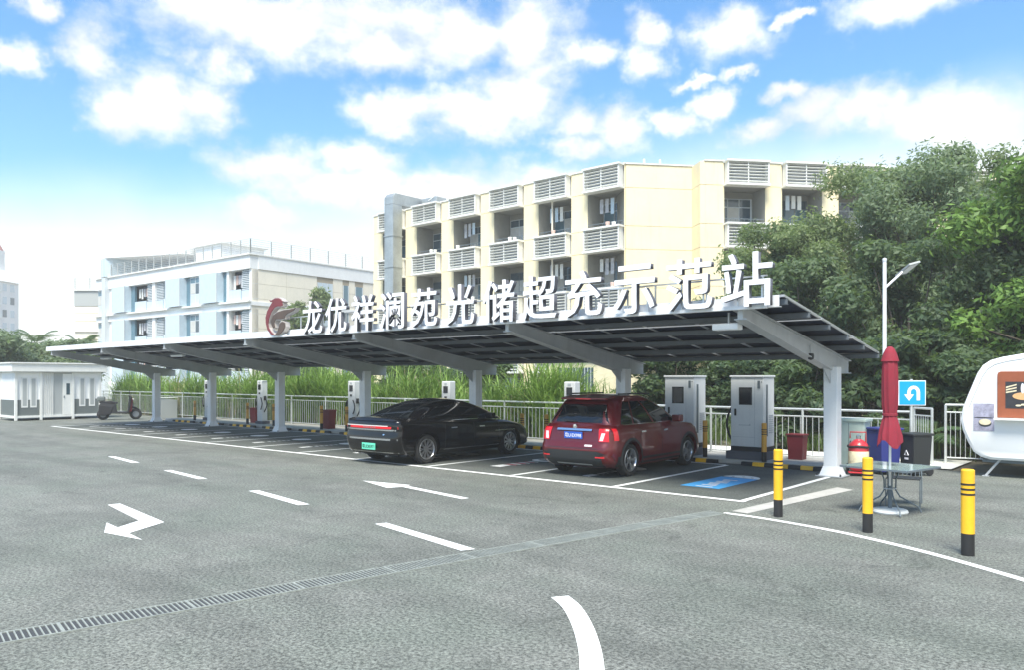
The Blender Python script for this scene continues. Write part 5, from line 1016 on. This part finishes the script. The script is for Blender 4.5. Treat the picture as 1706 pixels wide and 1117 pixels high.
def palm(loc, h, nf, fl_, label, seed):
    rng = random.Random(seed); t = thing('palm_tree', label, 'palm', loc, 0, 'palms'); MB().tube([(0, 0, 0), (.05, 0, h * .5), (0, .05, h)], [.16, .13, .12], 9).build('trunk', 'bark', t, smooth=60)
    for k in range(nf):
        a = 2 * math.pi * k / nf + rng.uniform(-.2, .2); el_ = rng.uniform(.15, 1.2); m = MB(); pts = []
        for q in range(9):
            s = q / 8 * fl_; hz_ = s * math.cos(el_) ; z = h + s * math.sin(el_) - .5 * (q / 8) ** 2 * fl_ * .9; pts.append(Vector((hz_ * math.cos(a), hz_ * math.sin(a), z)))
        m.tube(pts, .015, 4, caps=False); sd2 = Vector((-math.sin(a), math.cos(a), 0))
        for q in range(1, 9):
            for e in (0, .5):
                if q == 8 and e: continue
                p = pts[q].lerp(pts[min(8, q + 1)], e); L2 = fl_ * .30 * math.sin(math.pi * (q + e) / 9.2 + .15)
                for s in (-1, 1):
                    tip = p + sd2 * s * L2 + (pts[q] - pts[q - 1]).normalized() * L2 * .6 - Vector((0, 0, L2 * .35)); m.add([p, p + (pts[q] - pts[q - 1]).normalized() * .10, tip], [(0, 1, 2)])
        m.build('frond', 'palm_leaf', t, fix=False)
palm((-60, 9.0, 0), 4.6, 13, 2.6, 'feathery palm above the dark tree left of the canopy tip', 3); palm((-58.2, 11.6, 0), 4.2, 13, 2.4, 'feathery palm touching the cream block left of the canopy tip', 5)
palm((-13.9, 10.2, 0), .5, 12, 2.3, 'low broad palm behind the rear of the red car', 8); palm((-16.8, 10.6, 0), .5, 12, 2.4, 'low broad palm behind the bonnet of the saloon', 9); palm((.4, 9.2, 0), .4, 11, 1.4, 'low pale palm behind the end column', 12)
# reeds and grass
def blades(name, mat_, n, xr, yr, hr, wd, seed, lean=.5, label='', cat=''):
    rng = np.random.default_rng(seed); base = np.stack([rng.uniform(*xr, n), rng.uniform(*yr, n), np.zeros(n)], 1)
    cl = rng.uniform(*xr, max(4, int(abs(xr[1] - xr[0]) * 1.3))); pick = rng.random(n) < .8; base[pick, 0] = cl[rng.integers(0, len(cl), pick.sum())] + rng.normal(size=pick.sum()) * .22
    base[:, 0] = np.clip(base[:, 0], *xr)
    h = rng.uniform(*hr, n) * (.80 + .16 * np.sin(base[:, 0] * 1.1 + .7) + .10 * np.sin(base[:, 0] * 2.9) + .06 * np.sin(base[:, 0] * 6.1)); a = rng.random(n) * 2 * math.pi; d = np.stack([np.cos(a), np.sin(a), np.zeros(n)], 1); sd2 = np.stack([-np.sin(a), np.cos(a), np.zeros(n)], 1); ln = h * rng.uniform(.1, lean, n)
    V, ts = [], (0, .35, .7, .9, 1.0); k = len(ts); z0 = rng.uniform(0, .45, n) * h
    for t in ts:
        c = base + d * (ln * t ** 2.2)[:, None]; c[:, 2] = z0 + (h - z0) * (t - .28 * (ln / h) * 2 * t ** 3); w = wd * (1 - t ** 2 * .92)
        V.append(c - sd2 * w); V.append(c + sd2 * w)
    V = np.stack(V, 1).reshape(-1, 3); F = []
    o = np.arange(n)[:, None] * 2 * k
    for i in range(k - 1): F.append(np.stack([o[:, 0] + 2 * i, o[:, 0] + 2 * i + 1, o[:, 0] + 2 * i + 3, o[:, 0] + 2 * i + 2], 1))
    ob_ = bpy.data.objects.new(name, fast_mesh(name, V, np.concatenate(F), mat_)); link(ob_); return tag(ob_, label, cat, kind='stuff')
blades('reeds', 'reed_leaf', 15000, (-42, -8.2), (6.95, 9.4), (1.4, 3.3), .028, 5, .95, 'tall yellow green reeds growing behind the railing fence', 'reeds')
blades('dry_reeds', 'straw_leaf', 1500, (-42, -8.2), (7.0, 9.4), (1.0, 2.9), .018, 15, 1.0, 'dry straw coloured stalks among the green reeds', 'dry reeds')
blades('verge_grass', 'grass_leaf', 9000, (-42, 3.5), (9.1, 10.4), (.3, 1.1), .012, 6, .6, 'low grass and weeds along the far side of the path', 'grass')
hd = thing('clipped_hedge', 'dark green hedge behind the left end of the booth', 'hedge', (-41.5, -2.0, 0)); rng = np.random.default_rng(8); cs = np.stack([rng.uniform(-.5, .5, 40), rng.uniform(-9, 6, 40), rng.uniform(.3, 1.6, 40)], 1)
V, F = leaf_cloud(rng, cs, np.full(40, .8), 14000, .11); inst('foliage', fast_mesh('foliage', V, F, 'leaf_blue'), hd)

# ---------------------------------------------------------------- air
hm = bpy.data.materials.new('haze_air'); hm.use_nodes = True; t = hm.node_tree; t.nodes.clear(); pv = N(t, 'ShaderNodeVolumePrincipled'); pv.inputs['Color'].default_value = (1, 1, .97, 1); pv.inputs['Density'].default_value = .0016; pv.inputs['Anisotropy'].default_value = .1
mo = N(t, 'ShaderNodeOutputMaterial'); t.links.new(pv.outputs[0], mo.inputs['Volume']); MATS['haze_air'] = hm
tag(MB().box(-230, 120, -120, 130, -1.1, 36).build('haze', 'haze_air'), 'thin pale haze lying over the whole lot', 'haze', kind='stuff')
